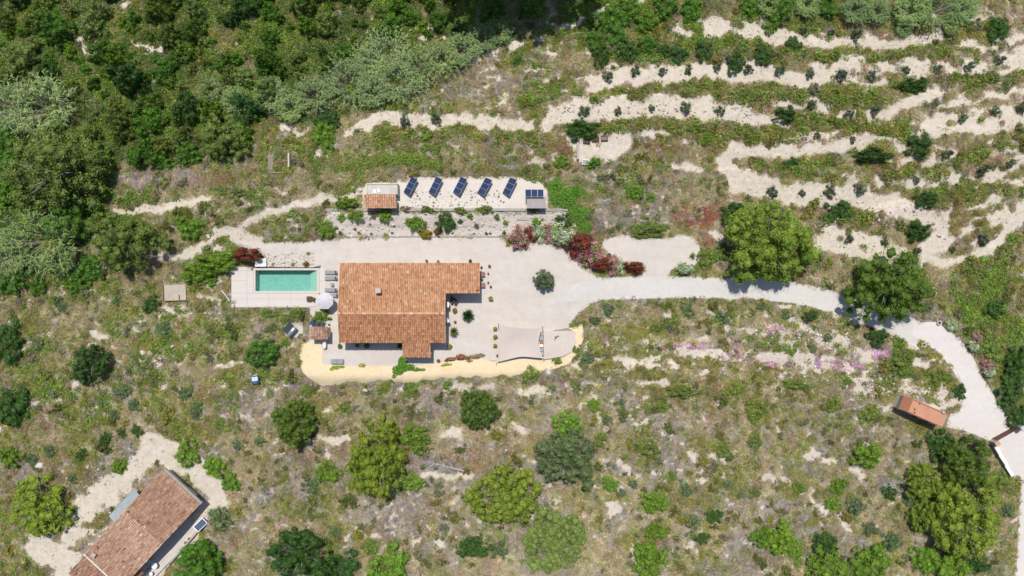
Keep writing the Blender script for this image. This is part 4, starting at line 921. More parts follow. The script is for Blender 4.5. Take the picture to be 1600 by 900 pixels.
T_ = [('pine_tree', 'broad yellow-green pine tree on the upper side of the driveway', 1202,380,69,'pine',PINE,.95,None), ('pine_tree', 'round dark green pine tree overhanging the bend of the driveway', 1390,450,59,'pined',PINE,.95,None),
 ('pine_tree', 'tall yellow-green pine tree below the cream bank, beside the fallen dead pine', 588,718,47,'pine',PINE,1.1,56), ('pine_tree', 'round green pine tree below the left end of the cream bank', 460,661,36,'pined',PINE,1.0,None),
 ('pine_tree', 'ragged mid green pine tree below the yard near the grey dead shrub', 748,640,29,'pined',PINE,1.0,33), ('pine_tree', 'large pine tree at bottom centre, upper of two touching crowns', 788,775,53,'pine',PINE,.8,50),
 ('pine_tree', 'pale flat pine tree at bottom centre, lower of two touching crowns', 866,845,50,'pale',PINE,.6,52), ('pine_tree', 'largest pine tree at the lower right, nearest the outer road', 1512,805,60,'pine',PINE,.9,64),
 ('pine_tree', 'upper of two small pines left of the largest lower right pine', 1442,752,27,'pine',PINE,1.1,None), ('pine_tree', 'lower of two small pines left of the largest lower right pine', 1446,806,22,'pine',PINE,1.1,30), ('pine_tree', 'dark spreading pine tree just below the terracotta roofed shed', 1512,722,42,'pined',PINE,.9,36),
 ('broadleaf_tree', 'big dull green tree by the left edge above the reeds', 82,265,78,'olive',LOOSE,.9,None), ('broadleaf_tree', 'bright green round tree between two reed clumps at the left', 102,345,38,'green',ROUND,.9,None),
 ('broadleaf_tree', 'yellow-green tree above the chalk path left of the pool', 192,378,54,'olive',LOOSE,.9,48), ('broadleaf_tree', 'green round tree at the lower edge of the thicket', 350,215,37,'olive',ROUND,.9,None),
 ('broadleaf_tree', 'lone dark green round tree on the left slope', 139,568,30,'dark',ROUND,1.0,None), ('carob_tree', 'spreading grey-green carob tree right of the paired pines', 885,715,54,'grey',LOOSE,.7,44),
 ('carob_tree', 'dark grey-green tree at the bottom edge left of centre', 468,868,50,'dark',ROUND,.8,40), ('broadleaf_tree', 'bright green fig tree above the blue box on the left slope', 408,552,27,'green',ROUND,.9,22),
 ('broadleaf_tree', 'sprawling lime green tree left of the old farmhouse', 58,792,52,'lime',LOOSE,.6,44), ('broadleaf_tree', 'green tree under the old farmhouse terrace at the bottom edge', 308,884,40,'green',ROUND,.9,34),
 ('olive_tree', 'lone olive tree standing in the middle of the gravel yard', 850,437,16.5,'oliveg',ROUND,1.5,None)]
for nm, lab, px, py, r, col, pl, hr, ry in T_: tree(nm, None, 'tree', px, py, r, col, pl, hr, ry, label=lab)
for i, (px, py, r) in enumerate(((748,-42,58),(805,-46,62),(868,-54,62))):    # tall pines beyond the ravine, just past the top edge: they throw the dark shade on the reeds
    h = 17.; x, y = U(px, py, 0); z = gz(x, y); o = thing('tall_pine', ['leftmost', 'middle', 'rightmost'][i]+' tall dark pine beyond the top edge shading the ravine', 'tree', (x, y+.8, z), i*1.3, 'tall pines beyond the top edge')
    c = put(bpy.data.objects.new('crown', PINE[i]), o); c.scale = (r*.1, r*.1, 14); c.location = (0, 0, 8); c.color = (*C['dark'], 1); t = put(bpy.data.objects.new('trunk', TRUNK[i % 3]), o); t.scale = (5, 5, 26)

# bushes one can tell apart: kind -> (description, colour, meshes, height ratio, list of px, py, r[, ry])
BL = {
 'round_bush': ('rounded dark green bush', 'dark', BIGB, .8, [(1227,178,20,13),(1366,242,26,12),(1237,262,16),(1437,226,23,18),(1312,333,24),(1435,362,23,15),(1425,134,26,13),(1562,45,19),(1152,334,25,18),(1370,527,16),(1500,612,10,13),(1116,807,13),(1097,841,11),(740,856,26,18),(512,192,20),(12,535,26,32),(15,635,28,32),(236,474,14),(696,347,15.5),(910,204,30,16),(1450,312,19,13),(1266,495,13,9),(878,348,14),(165,686,11),(127,711,10),(189,677,8),(214,673,10),(535,888,28),(1390,769,13),(1528,880,18),(1290,848,20),(1470,695,22),(1555,482,16),(1580,610,22,28),(1585,565,22,26),(1592,650,18),(1150,100,15),(1192,85,15),(1240,72,14),(1060,85,15),(1100,80,16),(1037,80,13),(980,82,16),(940,88,16),(808,97,9)]),
 'green_bush': ('bright green rounded bush', 'bright', BIGB, .85, [(292,708,19),(335,729,18),(360,753,15),(1015,873,27),(888,664,22),(1311,759,13),(1301,786,13),(1022,785,20,17),(1026,830,17,14),(642,752,18,14),(650,686,24,20),(512,738,19),(293,352,20),(508,216,18,22),(992,300,15),(1015,308,9),(1105,216,11),(512,359,14),(650,349,14),(556,337,12),(601,336,12),(532,339,8),(840,346,8),(1203,43,11),(17,714,19),(185,728,13),(954,757,13),(1192,840,18),(1217,842,26),(877,252,12),(332,414,31,17),(302,428,24,14),(352,405,26,16),(330,436,12),(502,495,14),(1355,712,27,18),(1292,885,34),(1245,862,11,20),(610,888,34),(1362,880,30),(1445,874,21),(1487,882,28),(540,316,17,9),(1405,535,9),(929,632,10),(1035,636,9)]),
 'grey_bush': ('small grey-green bush', 'grey', BUSH, .8, [(372,695,9),(306,647,9),(344,810,20,18),(111,747,9),(98,805,22,18),(78,703,12),(48,715,12),(99,481,10),(57,536,12),(186,589,7),(210,634,11),(162,629,9),(192,612,12),(178,648,9),(306,637,10),(287,616,12),(182,471,9),(257,514,12),(485,760,13),(522,832,10),(780,860,15),(989,756,8),(1075,765,12),(1137,757,8),(1157,772,8),(972,771,8),(1339,790,16),(1394,845,18),(1359,827,13),(1575,797,12),(1425,780,14),(1432,590,7),(1230,492,9),(1292,527,8),(1271,547,6),(1130,497,11),(1075,485,12),(950,482,11),(929,500,11,7),(920,557,11),(1190,477,9),(862,607,7),(1080,815,14),(972,628,7),(950,657,10),(90,470,10),(110,420,18),(405,690,9),(240,600,8)]),
 'olive_bush': ('low olive-brown bush', 'olive', BUSH, .6, [(1012,700,22,14),(580,852,16),(1070,612,26,12),(1180,640,20),(1028,513,15,10),(1070,515,8),(1011,638,9),(990,646,8),(710,814,7),(785,681,9),(1562,747,20),(1405,575,22,15),(1465,590,20,15),(1420,555,14),(1555,545,22),(1150,610,16),(900,600,10),(640,610,14),(700,603,10),(600,606,11),(830,585,14),(480,610,12),(1240,600,18,9),(1300,630,16),(1360,650,18),(1180,690,14),(540,640,10),(1130,700,16),(940,690,14),(1250,760,12),(1180,770,12),(1050,745,10),(870,565,9),(900,545,8),(446,500,10),(420,490,14,8),(465,490,12,8),(445,535,9),(1012,360,30,14),(1088,420,8),(1100,402,18,16),(1125,395,16),(700,385,2)][:-1]),
}
for nm, (desc, col, pl, hr, L) in BL.items():
    for it in L:
        px, py, r = it[:3]; bush(nm, desc, px, py, r, col, pl if r > 9 else BUSH, hr, it[3] if len(it) > 3 else None)
for nm, pts in (('a', [(1255,48),(1299,50),(1339,53)]), ('b', [(949,118),(992,110),(1036,111),(1076,108),(1122,105),(1170,108),(1219,110),(1266,113),(1315,117),(1363,118),(1417,109),(1466,107),(1515,103),(1563,94)]),
                ('c', [(914,174),(965,173),(1018,168),(1071,168),(1125,173),(1269,162),(1327,178),(1368,172),(1277,211),(1333,218)]), ('d', [(1505,184),(1554,173),(1597,168),(1480,240),(1537,265),(1580,254),(1432,281)]),
                ('e', [(1208,299),(1254,301),(1298,298),(1343,295)]), ('f', [(1327,373),(1382,378),(1433,393),(1488,391),(1537,374)]), ('g', [(632,188),(682,186)])):
    for px, py in pts: bush('olive_sapling', 'small grey-green olive sapling', px, py, random.uniform(5.2, 10), 'oliveg', SAP, 1.5, None, 'sapling')
# oleander hedge and flowers
for kind, desc, pts in (('pink', 'pink flowering oleander', [(812,373,15,14),(858,363,10,12),(923,394,16,15),(957,417,8,12),(1526,528,8,8),(1542,570,9,8)]), ('white', 'white flowering oleander', [(841,364,10,13),(881,367,19,17),(930,405,6,6),(970,417,7,10),(1071,420,12,9),(1522,542,8,8),(1486,507,8,8),(1546,582,9,8)]),
                        ('red', 'dark red leaved shrub', [(905,384,19,19),(830,366,8,10),(940,412,15,10),(990,418,14,9),(386,398,20,10)]), ('orange', 'orange flowering shrub', [(664,366,8,8)]), ('crimson', 'crimson flowering shrub', [(685,362,6,6),(478,413,4,4)])):
    for px, py, r, ry in pts: bush('flowering_shrub', desc, px, py, r*1.25, 'redd' if kind == 'red' else 'olive' if kind == 'crimson' else 'pale' if kind == 'white' else 'green', OLE[kind], 1.1, ry*1.25, 'shrub')
for px, py, r, col in ((735,338,5,'green'),(719,346,4.5,'dark'),(776,339,5,'olive'),(790,348,4.8,'bright'),(788,364,3.6,'dark'),(794,382,4.4,'yel'),(745,352,5,'brown'),(603,367,4.2,'yel'),(561,363,3.6,'yel'),(555,358,3,'brown'),(578,351,2.6,'olive'),(580,365,2.6,'dark'),(613,364,2.8,'grey'),(616,353,2.6,'brown'),(708,365,2.8,'grey'),(760,365,3,'dark'),(766,365,3,'olive'),(741,365,2.6,'grey'),(583,338,6,'brown'),(532,363,4,'grey'),
                       (668,328,12,'olive'),(720,329,11,'olive'),(757,328,14,'olive'),(833,328,11,'grey'),(633,326,10,'brown'),(600,325,8,'olive'),(1004,420,4,'yel'),(1055,422,4.2,'yel'),(427,413,3,'yel'),(458,413,3.8,'lime'),(445,411,1.8,'dark'),(482,396,3.4,'brown')):
    bush('garden_shrub', {'green': 'little green', 'dark': 'little dark', 'olive': 'sprawling olive', 'bright': 'little bright green', 'yel': 'little yellow-green', 'brown': 'little brown', 'grey': 'little grey', 'lime': 'little lime'}[col]+' garden shrub', px, py, r, col, BUSH if r > 6 else BALL, .8, r*.55 if r > 9.5 else None, 'shrub')
# reeds
for px, py, r in ((66,168,50),(15,165,36),(62,375,54),(15,395,34),(95,405,28),(425,150,30),(455,170,26),(490,150,32),(545,130,38),(575,105,34),(605,85,36),(620,125,36),(585,145,28),(655,105,34),(690,95,32),(720,80,30),(752,62,28),(780,50,26),(370,160,26),(330,140,22),(1335,15,26),(1420,18,32),(1465,16,34),(1505,14,26),(1412,45,16),(1370,20,22),(1200,8,22),(1260,8,24),(1485,45,14)):
    h = r*.1*.95; x, y, z, rm = vis(px, py, r, h, .4); rm *= .9; o = put(bpy.data.objects.new('giant_reed', random.choice(REEDL if r > 33 else REED))); o.location = (x, y, z-.05); o.scale = (rm, rm, h); o.rotation_euler = (0, 0, random.uniform(0, 6.28)); o.color = vcol(C['reed'])
    tag(o, None, 'reeds', 'giant reeds'); ITEMS.append((o, 'clump of pale green giant reeds', 'reeds', px, py))
# thicket at the upper left: separate bushes filling the slope
TH = [(-60,-60),(700,-60),(735,30),(690,75),(640,70),(590,50),(540,90),(470,130),(400,190),(380,240),(270,255),(180,235),(160,205),(110,140),(-60,120)]
THP = PL(TH); pts = []; tries = 0; rg = np.random.default_rng(5)
while len(pts) < 200 and tries < 9000:
    tries += 1; px, py = rg.uniform(-60, 720), rg.uniform(-60, 255); w_ = P(px, py)
    if not inpoly(THP, np.array([w_[0]]), np.array([w_[1]]))[0]: continue
    r = rg.choice([rg.uniform(6, 12), rg.uniform(9, 18), rg.uniform(14, 28)])
    if any((px-a)**2+(py-b_)**2 < (.66*(r+c_))**2 for a, b_, c_ in pts): continue
    if any(abs(px-a) < r+4 and abs(py-b_) < r+4 for a, b_ in ((128,70),(195,5),(225,72),(345,212))): continue
    pts.append((px, py, r))
for px, py, r in pts:
    col = rg.choice(['green', 'dark', 'bright', 'olive', 'green', 'pined', 'pale']); bush('thicket_bush', {'green': 'mid green', 'dark': 'dark green', 'bright': 'bright green', 'olive': 'olive green', 'pined': 'deep green', 'pale': 'pale green'}[str(col)]+' thicket bush', px, py, r, str(col), BUSH if r < 12 else BIGB+LOOSE[:1]+ROUND[:1], rg.uniform(1.3, 2.3), None, 'bush')
LE_ = [(8,300,24),(8,250,22),(20,440,22),(60,445,16),(118,440,18),(140,420,20),(10,215,22),(150,330,14),(160,250,18),(215,245,16),(255,250,14),(300,245,16)]
for px, py, r in LE_: bush('green_bush', 'bright green rounded bush', px, py, r, 'green', BIGB, .9)
TR_ = [(950,30,22),(985,15,22),(1010,35,18),(1040,10,20),(1080,15,18),(930,65,15),(965,55,17),(1010,70,14),(1170,10,16),(1220,12,24),(1290,10,20),(770,18,20),(830,14,20)]
for px, py, r in TR_: bush('green_bush', 'bright green rounded bush', px, py, r, 'green', BIGB, .9)
# dead shrubs and the fallen pine
for i, (px, py, r) in enumerate(((762,700,17),(450,717,13),(412,775,20),(1100,884,19),(1070,830,14),(885,800,16),(1090,800,14),(1040,705,13),(199,700,22),(925,640,10),(1385,757,18),(955,820,14),(1345,845,14),(640,800,12),(1435,710,17),(820,880,16),(745,590,10),(560,800,13),(1015,760,10),(720,780,11),(1270,830,14))):
    x, y = P(px, py); z = gz(x, y); o = put(bpy.data.objects.new('dead_shrub', DEADM[i % 3])); o.location = (x, y, z); o.scale = (r*.1, r*.1, r*.085); o.rotation_euler = (0, 0, i*1.7); tag(o, None, 'dead shrub', 'grey dead shrubs'); ITEMS.append((o, 'bare grey dead shrub', 'dead shrub', px, py))
a = Vector((*P(661, 719), 0)); c_ = Vector((*P(728, 736), 0)); a.z = gz(a.x, a.y)+.3; c_.z = gz(c_.x, c_.y)+.2
fp = thing('fallen_pine', 'bare silvery fallen dead pine lying right of the tall pine', 'dead tree', c_)
m_ = MB(); m_.tube([c_, c_.lerp(a, .5)+Vector((0, .1, .2)), a], [.14, .09, .03], 6); m_.build('trunk', M_DEAD, fp)
for s_, nm in ((1, 'branches'), (-1, 'branches')):
    m_ = MB(); rg2 = np.random.default_rng(3+s_); d = (a-c_).normalized(); n = Vector((-d.y, d.x, 0))
    for i in range(34):
        t = rg2.uniform(.08, .97); p = c_.lerp(a, t)+Vector((0, .1, .2))*(1-abs(2*t-1)); L = rg2.uniform(.8, 2.3)*(1-.45*t); e = (n*-s_*rg2.uniform(.5, 1)+d*rg2.uniform(.3, .9)+Vector((0, 0, rg2.uniform(-.05, .7)))).normalized()*L
        m_.tube([p, p+e*.55+Vector(rg2.normal(0, .06, 3)), p+e], [.035, .022, .008], 3, False)
        for k in range(5): q = p+e*rg2.uniform(.3, .95); e2 = (e.normalized()+Vector(rg2.normal(0, .6, 3))).normalized()*rg2.uniform(.2, .55); m_.tube([q, q+e2], [.014, .005], 3, False)
    m_.build(nm, M_DEAD, fp)

# ------------------------------------------------------------------ rock garden, stones, walls above the yard
RG = PL([(510,330),(700,332),(885,330),(886,346),(850,352),(800,366),(780,369),(545,370),(520,362),(510,345)])
drape('rock_garden_bank', RG, M_ROCKB, .05, .5)
SB = PL([(417,398),(470,394),(492,392),(492,417),(417,417)]); drape('stone_bed', SB, M_ROCKB, .045, .5)
ST_ = PL([(574,284),(620,284),(650,277),(800,276),(840,284),(856,296),(856,328),(566,328),(566,300)]); drape('solar_terrace_chalk', ST_, gravel('terrace_chalk', (.50, .44, .37), (.64, .58, .51), (.70, .645, .58), .4), .05, .6)
phi = (1+5**.5)/2; ico = np.array([(-1,phi,0),(1,phi,0),(-1,-phi,0),(1,-phi,0),(0,-1,phi),(0,1,phi),(0,-1,-phi),(0,1,-phi),(phi,0,-1),(phi,0,1),(-phi,0,-1),(-phi,0,1)])/1.9
icf = np.array([(0,11,5),(0,5,1),(0,1,7),(0,7,10),(0,10,11),(1,5,9),(5,11,4),(11,10,2),(10,7,6),(7,1,8),(3,9,4),(3,4,2),(3,2,6),(3,6,8),(3,8,9),(4,9,5),(2,4,11),(6,2,10),(8,6,7),(9,8,1)])
M_STONES, nt, b = newmat('loose_stones'); nt.links.new(ramp(nt, attr(nt, 'tint').outputs['Fac'], [(0, (.20, .17, .15)), (.35, (.41, .36, .31)), (.7, (.61, .55, .48)), (1, (.70, .65, .58))]), b.inputs['Base Color']); b.inputs['Roughness'].default_value = .95
def stones(name, label, areas, n, smin, smax, seed, t0=.6):
    rg = np.random.default_rng(seed); V = []; F = []; T = []; k = 0
    while k < n:
        poly = areas[rg.integers(len(areas))]; xs = [p[0] for p in poly]; ys = [p[1] for p in poly]; x, y = rg.uniform(min(xs), max(xs)), rg.uniform(min(ys), max(ys))
        if not inpoly(poly, np.array([x]), np.array([y]))[0]: continue
        s = smin+(smax-smin)*rg.random()**2.5; v = ico*rg.uniform(.7, 1.25, (12, 1))*np.array([1, rg.uniform(.6, 1), rg.uniform(.45, .8)])*s; a = rg.uniform(0, 6.28); c, sn = math.cos(a), math.sin(a)
        v = np.stack([v[:, 0]*c-v[:, 1]*sn, v[:, 0]*sn+v[:, 1]*c, v[:, 2]], 1)+np.array([x, y, gz(x, y)+.05+s*.15]); F.append(icf+12*k); V.append(v); T.append(np.full(20, np.clip(rg.normal(t0, .25), 0, 1))); k += 1
    o = put(bpy.data.objects.new(name, npmesh(name, np.concatenate(V), np.concatenate(F), [M_STONES], None, np.concatenate(T)))); tag(o, label, 'stones', None, 'stuff')
stones('rock_garden_stones', 'pale broken stones covering the bank above the yard', [RG], 800, .05, .25, 1, .78)
stones('pool_bed_stones', 'grey and white cobbles in the bed above the pool', [SB], 420, .05, .19, 2, .68)
stones('solar_terrace_stones', 'stones and rubble scattered among the solar panels', [PL([(630,296),(780,296),(790,322),(640,322)])], 260, .05, .22, 3, .35)
stones('slope_stones', 'loose white stones scattered over the chalk slopes', [PL([(870,160),(1250,165),(1250,205),(870,195)]), PL([(1150,280),(1470,320),(1480,400),(1290,390)]), PL([(930,535),(1340,560),(1330,600),(940,575)]), PL([(60,760),(230,700),(330,740),(280,880),(60,890)]), PL([(1180,505),(1330,520),(1330,545),(1180,535)]), PL([(1330,585),(1480,595),(1480,620),(1330,615)])], 1500, .05, .3, 4, .65)
# retaining wall with cap stones
wa = P(508, 327.5); wb = P(887, 327.5); wl = thing('stone_retaining_wall', 'long grey stone retaining wall between solar terrace and rock garden', 'wall', (wa[0], wa[1], 0))
zt = 1.12; m_ = MB(); m_.box(wa[0], wb[0], wa[1]-.20, wa[1]+.15, .1, zt); m_.build('core', M_STONE, wl)
n_ = 40; cl = (wb[0]-wa[0])/n_; cm = MB().box(-cl/2+.015, cl/2-.015, -.22, .17, 0, .10).mesh('cap_stone', M_STONE, bevel=.02)
for i in range(n_):
    o = put(bpy.data.objects.new('cap_stone', cm), wl); o.location = ((i+.5)*cl, random.uniform(-.02, .02), zt+random.uniform(-.03, .01)); o.rotation_euler = (0, 0, random.uniform(-.02, .02))
wx_ = P(509, 346); m_ = MB(); m_.box(wa[0]-.1, wa[0]+.25, wx_[1], wa[1]-.21, -.1, 1.0); m_.build('return_wall', M_STONE, wl)
kb = thing('stone_kerb', 'low stone kerb along the foot of the rock garden', 'kerb', (*P(556, 369.5), 0)); k0 = P(556, 369.5); k1 = P(780, 369.5); kn = 26; kl = (k1[0]-k0[0])/kn
km = MB().box(-kl/2+.02, kl/2-.02, -.11, .11, -.05, .16).mesh('kerb_stone', M_STONE, bevel=.02)
for i in range(kn): o = put(bpy.data.objects.new('kerb_stone', km), kb); o.location = ((i+.5)*kl, random.uniform(-.03, .03), random.uniform(-.02, .02))
for i, (px, py, r, lab) in enumerate(((561,297,5,'largest pale boulder at the end of the path left of the pump hut'), (553,293,3,'small pale boulder upper left of the pump hut'), (513,246,4,'white boulder in the grass right of the compost pens'), (225,551,5,'white boulder on the left slope below the wooden platform'), (253,560,4,'small white boulder in the grass right of the lone dark tree'), (62,727,7,'flat pale boulder above the lime green tree'), (326,369,5,'pale boulder on the chalk path left of the yard'), (1598,430,9,'grey rock outcrop at the right edge'))):
    rg2 = np.random.default_rng(50+i); bm = bmesh.new(); bmesh.ops.create_icosphere(bm, subdivisions=2, radius=1)
    for v in bm.verts: k_ = 1+.35*math.sin(3*v.co.x+i)+.25*math.sin(4*v.co.y+2*i); v.co *= rg2.uniform(.75, 1.1)*min(1.2, k_); v.co.z *= .4; v.co.y *= .7
    me = bpy.data.meshes.new('boulder'); bm.to_mesh(me); bm.free(); me.materials.append(mat('pale_rock', (.60, .56, .50), .95, .15, 2, bump=.4) if i < 7 else M_STONE); x, y = P(px, py); o = put(bpy.data.objects.new('boulder', me)); o.location = (x, y, gz(x, y)+.1*r*.2); o.scale = (r*.1,)*3; tag(o, lab, 'boulder', 'boulders')

# ------------------------------------------------------------------ pool side furniture
def lounger(px, py, label):
    x, y = U(px, py, .4); o = thing('sun_lounger', label, 'sun lounger', (x, y, .1), 0, 'sun loungers by the pool')
    m_ = MB(); m_.box(-.95, .95, -.31, -.27, .24, .30); m_.box(-.95, .95, .27, .31, .24, .30); m_.box(-.95, -.91, -.268, .268, .242, .298); m_.box(.91, .95, -.268, .268, .242, .298); m_.build('frame', M_GREYM, o, off=(0, 0, 0))
    for a in (-.8, .75):
        for c_ in (-.28, .28): m_ = MB(); m_.box(a-.03, a+.03, c_-.02, c_+.02, 0, .24); m_.build('leg', M_GREYM, o, off=(0, 0, 0))
    m_ = MB(); m_.box(-.93, .38, -.26, .26, .302, .36); m_.build('seat', M_GREYF, o, off=(0, 0, 0), bevel=.02)
    m_ = MB(); m_.box(0, .66, -.26, .26, 0, .06, M=Matrix.Translation((.39, 0, .31)) @ Matrix.Rotation(R(-28), 4, 'Y')); m_.build('backrest', M_GREYF, o, off=(0, 0, 0), bevel=.02)
    m_ = MB(); m_.box(-.1, .1, -.2, .2, .06, .13, M=Matrix.Translation((.84, 0, .55)) @ Matrix.Rotation(R(-28), 4, 'Y')); m_.build('pillow', M_DARK, o, off=(0, 0, 0), bevel=.03)
for (px, py), lab in zip(((517, 425.5), (517, 434.5), (517, 453), (519, 461.5)), ('topmost grey sun lounger right of the pool', 'second grey sun lounger from the top, right of the pool', 'grey sun lounger just above the parasol', 'grey sun lounger half under the parasol')): lounger(px, py, lab)
def table(name, label, x, y, z, r, h, m, rect=None):
    o = thing(name, label, 'table', (x, y, z)); m_ = MB()
    if rect: m_.box(-rect[0]/2, rect[0]/2, -rect[1]/2, rect[1]/2, h-.04, h)
    else: m_.lathe([(r, h-.04), (r, h)], 16)
    m_.build('table_top', m, o, off=(0, 0, 0)); q = (rect[0]/2-.06, rect[1]/2-.06) if rect else (r*.6, r*.6)
    for a in (-1, 1):
        for c_ in (-1, 1): m_ = MB(); m_.tube([(a*q[0], c_*q[1], 0), (a*q[0], c_*q[1], h-.04)], .025, 5); m_.build('leg', m, o, off=(0, 0, 0))
table('side_table', 'small square grey side table between the sun loungers', *U(519, 444.7, .4), .1, 0, .42, M_GREYF, (.48, .48))
x, y = U(507.5, 470, 2.35); par = thing('parasol', 'open pale lilac parasol beside the pool', 'parasol', (x, y, .05))
M_CAN = mat('lilac_canvas', (.60, .57, .62), .9, .04, 2); rp = 1.36
for i in range(8):
    a0, a1 = R(45*i+22), R(45*i+67); c0, c1 = Vector((math.cos(a0), math.sin(a0), 0)), Vector((math.cos(a1), math.sin(a1), 0)); vs = []
    for t_, z_ in ((0.02, 2.72), (.5, 2.56), (1.0, 2.28)):
        for s_ in (0, .5, 1): p = c0.lerp(c1, s_)*rp*t_; vs.append((p.x, p.y, z_-(.03 if s_ == .5 else 0)*t_))
    m_ = MB(); m_.add(vs, [(j*3+k, j*3+3+k, j*3+4+k, j*3+1+k) for j in range(2) for k in range(2)]); m_.add([(v[0], v[1], v[2]-.012) for v in vs], [(j*3+1+k, j*3+4+k, j*3+3+k, j*3+k) for j in range(2) for k in range(2)]); m_.build('canopy_panel', M_CAN, par, off=(0, 0, 0))
    m_ = MB(); m_.tube([(0, 0, 2.66), tuple(c0*rp*.98+Vector((0, 0, 2.25)))], .012, 4); m_.build('rib', M_GREYM, par, off=(0, 0, 0))
m_ = MB(); m_.tube([(0, 0, 0), (0, 0, 2.8)], .03, 8); m_.build('pole', M_GREYM, par, off=(0, 0, 0)); m_ = MB(); m_.lathe([(.32, 0), (.32, .07), (.1, .12)], 14); m_.build('base', M_CONCR, par, off=(0, 0, 0))
x, y = U(407.5, 410, .4); wb_ = thing('pool_cover_box', 'white square box at the upper left corner of the pool', 'box', (x, y, .03)); m_ = MB(); m_.box(-.82, .82, -.62, .62, 0, .42); m_.build('body', M_WHITE, wb_, off=(0, 0, 0), bevel=.03); m_ = MB(); m_.box(-.86, .86, -.66, .66, .42, .47); m_.build('lid', M_WHITE, wb_, off=(0, 0, 0), bevel=.015)
x, y = P(366.5, 471); sh = thing('pool_shower', 'small grey outdoor shower at the lower left corner of the terrace', 'shower', (x, y, ZPT)); m_ = MB(); m_.box(-.35, .35, -.35, .2, 0, .04); m_.build('tray', M_STONE, sh, off=(0, 0, 0)); m_ = MB(); m_.tube([(0, -.2, .04), (0, -.2, 2.0), (0, .1, 2.1)], .05, 6); m_.build('column', M_DARK, sh, off=(0, 0, 0)); m_ = MB(); m_.lathe([(.12, 2.02), (.14, 2.06)], 10, Matrix.Translation((0, .1, 0))); m_.build('shower_head', M_SILVER, sh, off=(0, 0, 0))
a = Vector((*P(347.5, 453.5), 0)); c_ = Vector((*P(361, 469), 0)); wp = thing('white_rail', 'white pole leaning at the left edge of the pool terrace', 'pole', (a.x, a.y, gz(a.x, a.y))); m_ = MB(); m_.tube([(a.x, a.y, gz(a.x, a.y)+.5), (c_.x, c_.y, .6)], .06, 8); m_.build('pole', M_WHITE, wp)
for p in (a, c_): m_ = MB(); m_.tube([(p.x, p.y, gz(p.x, p.y)-.1), (p.x, p.y, .5 if p is c_ else gz(p.x, p.y)+.45)], .05, 6); m_.build('post', M_WHITE, wp)
# steps from terrace, dining corner by the hut
x, y = P(424, 482); m_ = MB(); m_.box(x-.2, x+.2, y-.6, y+.35, -.9, .02); tag(m_.build('terrace_step', M_PAVE), 'narrow pale step below the pool terrace', 'step')
x, y = P(484, 467); m_ = MB(); m_.box(x-.35, x+.35, y-.4, y+.6, 0, .5); pb = thing('planter_box', 'dark square planter left of the parasol', 'planter', (x, y, .03)); m_ = MB(); m_.box(-.35, .35, -.4, .4, 0, .5); m_.build('box', M_BROWN, pb, off=(0, 0, 0), bevel=.02); m_ = MB(); m_.box(-.3, .3, -.35, .35, .5, .52); m_.build('soil', M_SOIL, pb, off=(0, 0, 0))
bush('potted_shrub', None, 490, 468, 4.6, 'olive', BALL, 1.2, None, 'shrub', 'little olive shrub in the dark planter left of the parasol')
for k, (px, py, lab) in enumerate(((490, 504, 'left dark blue bin beside the tiled hut'), (497, 506, 'middle dark blue bin beside the tiled hut'), (505, 507, 'right dark blue bin beside the tiled hut'))):
    x, y = P(px, py); o = thing('blue_bin', lab, 'bin', (x, y, .03), .1*k, 'blue bins'); m_ = MB(); m_.box(-.26, .26, -.3, .3, .08, .85); m_.build('body', M_BLUE, o, off=(0, 0, 0), bevel=.03); m_ = MB(); m_.box(-.29, .29, -.33, .33, .852, .91); m_.build('lid', mat('navy_lid', (.03, .05, .10), .5, .1, 2), o, off=(0, 0, 0), bevel=.02)
    for s_ in (-1, 1): m_ = MB(); m_.tube([(s_*.2-.04, -.33, .08), (s_*.2+.04, -.33, .08)], .08, 8); m_.build('wheel', M_DARK, o, off=(0, 0, 0))
x, y = U(506, 537, 1.0); o = thing('gas_cylinder', 'white upright tank below the small tiled hut', 'tank', (x, y, .05)); m_ = MB(); M4 = Matrix.Translation((0, .55, .55)) @ Matrix.Rotation(R(90), 4, 'X'); m_.lathe([(.12, 0), (.26, .08), (.29, .2), (.29, 1.15), (.24, 1.3), (.1, 1.36)], 12, M4); m_.build('tank', M_WHITE, o, off=(0, 0, 0), smooth=True)
for q in (-.3, .3): m_ = MB(); m_.box(-.25, .25, q-.06, q+.06, -.05, .35); m_.build('cradle', M_GREYM, o, off=(0, 0, 0))
# solar water heater on its pad, blue box, bench
x, y = P(457, 515.5); pad = drape('heater_pad', PL([(442,505),(472,503),(474,520),(464,528),(446,527)]), M_YARD, .05, .5); z = gz(x, y)+.05
wh = thing('solar_water_heater', 'solar water heater with silver tank on a pale pad below the pool', 'water heater', (x, y, z), R(-40)); M4 = Matrix.Translation((-.45, 0, .65)) @ Matrix.Rotation(R(-28), 4, 'Y')
m_ = MB(); m_.box(-.75, .6, -.85, .85, -.04, .03, M=M4); m_.build('collector', mat('collector_glass', (.05, .055, .065), .25, .15, 2), wh, off=(0, 0, 0)); m_ = MB(); m_.tube([(.28, -.85, 1.05), (.28, -.8, 1.05), (.28, .8, 1.05), (.28, .85, 1.05)], [.2, .3, .3, .2], 14); m_.build('tank', M_SILVER, wh, off=(0, 0, 0), smooth=True)
for s_ in (-.7, .7): m_ = MB(); m_.tube([(.28, s_, .8), (.35, s_, 0)], .03, 4); m_.tube([(-1.05, s_, .32), (-1.05, s_, 0)], .03, 4); m_.build('support', M_GREYM, wh, off=(0, 0, 0))
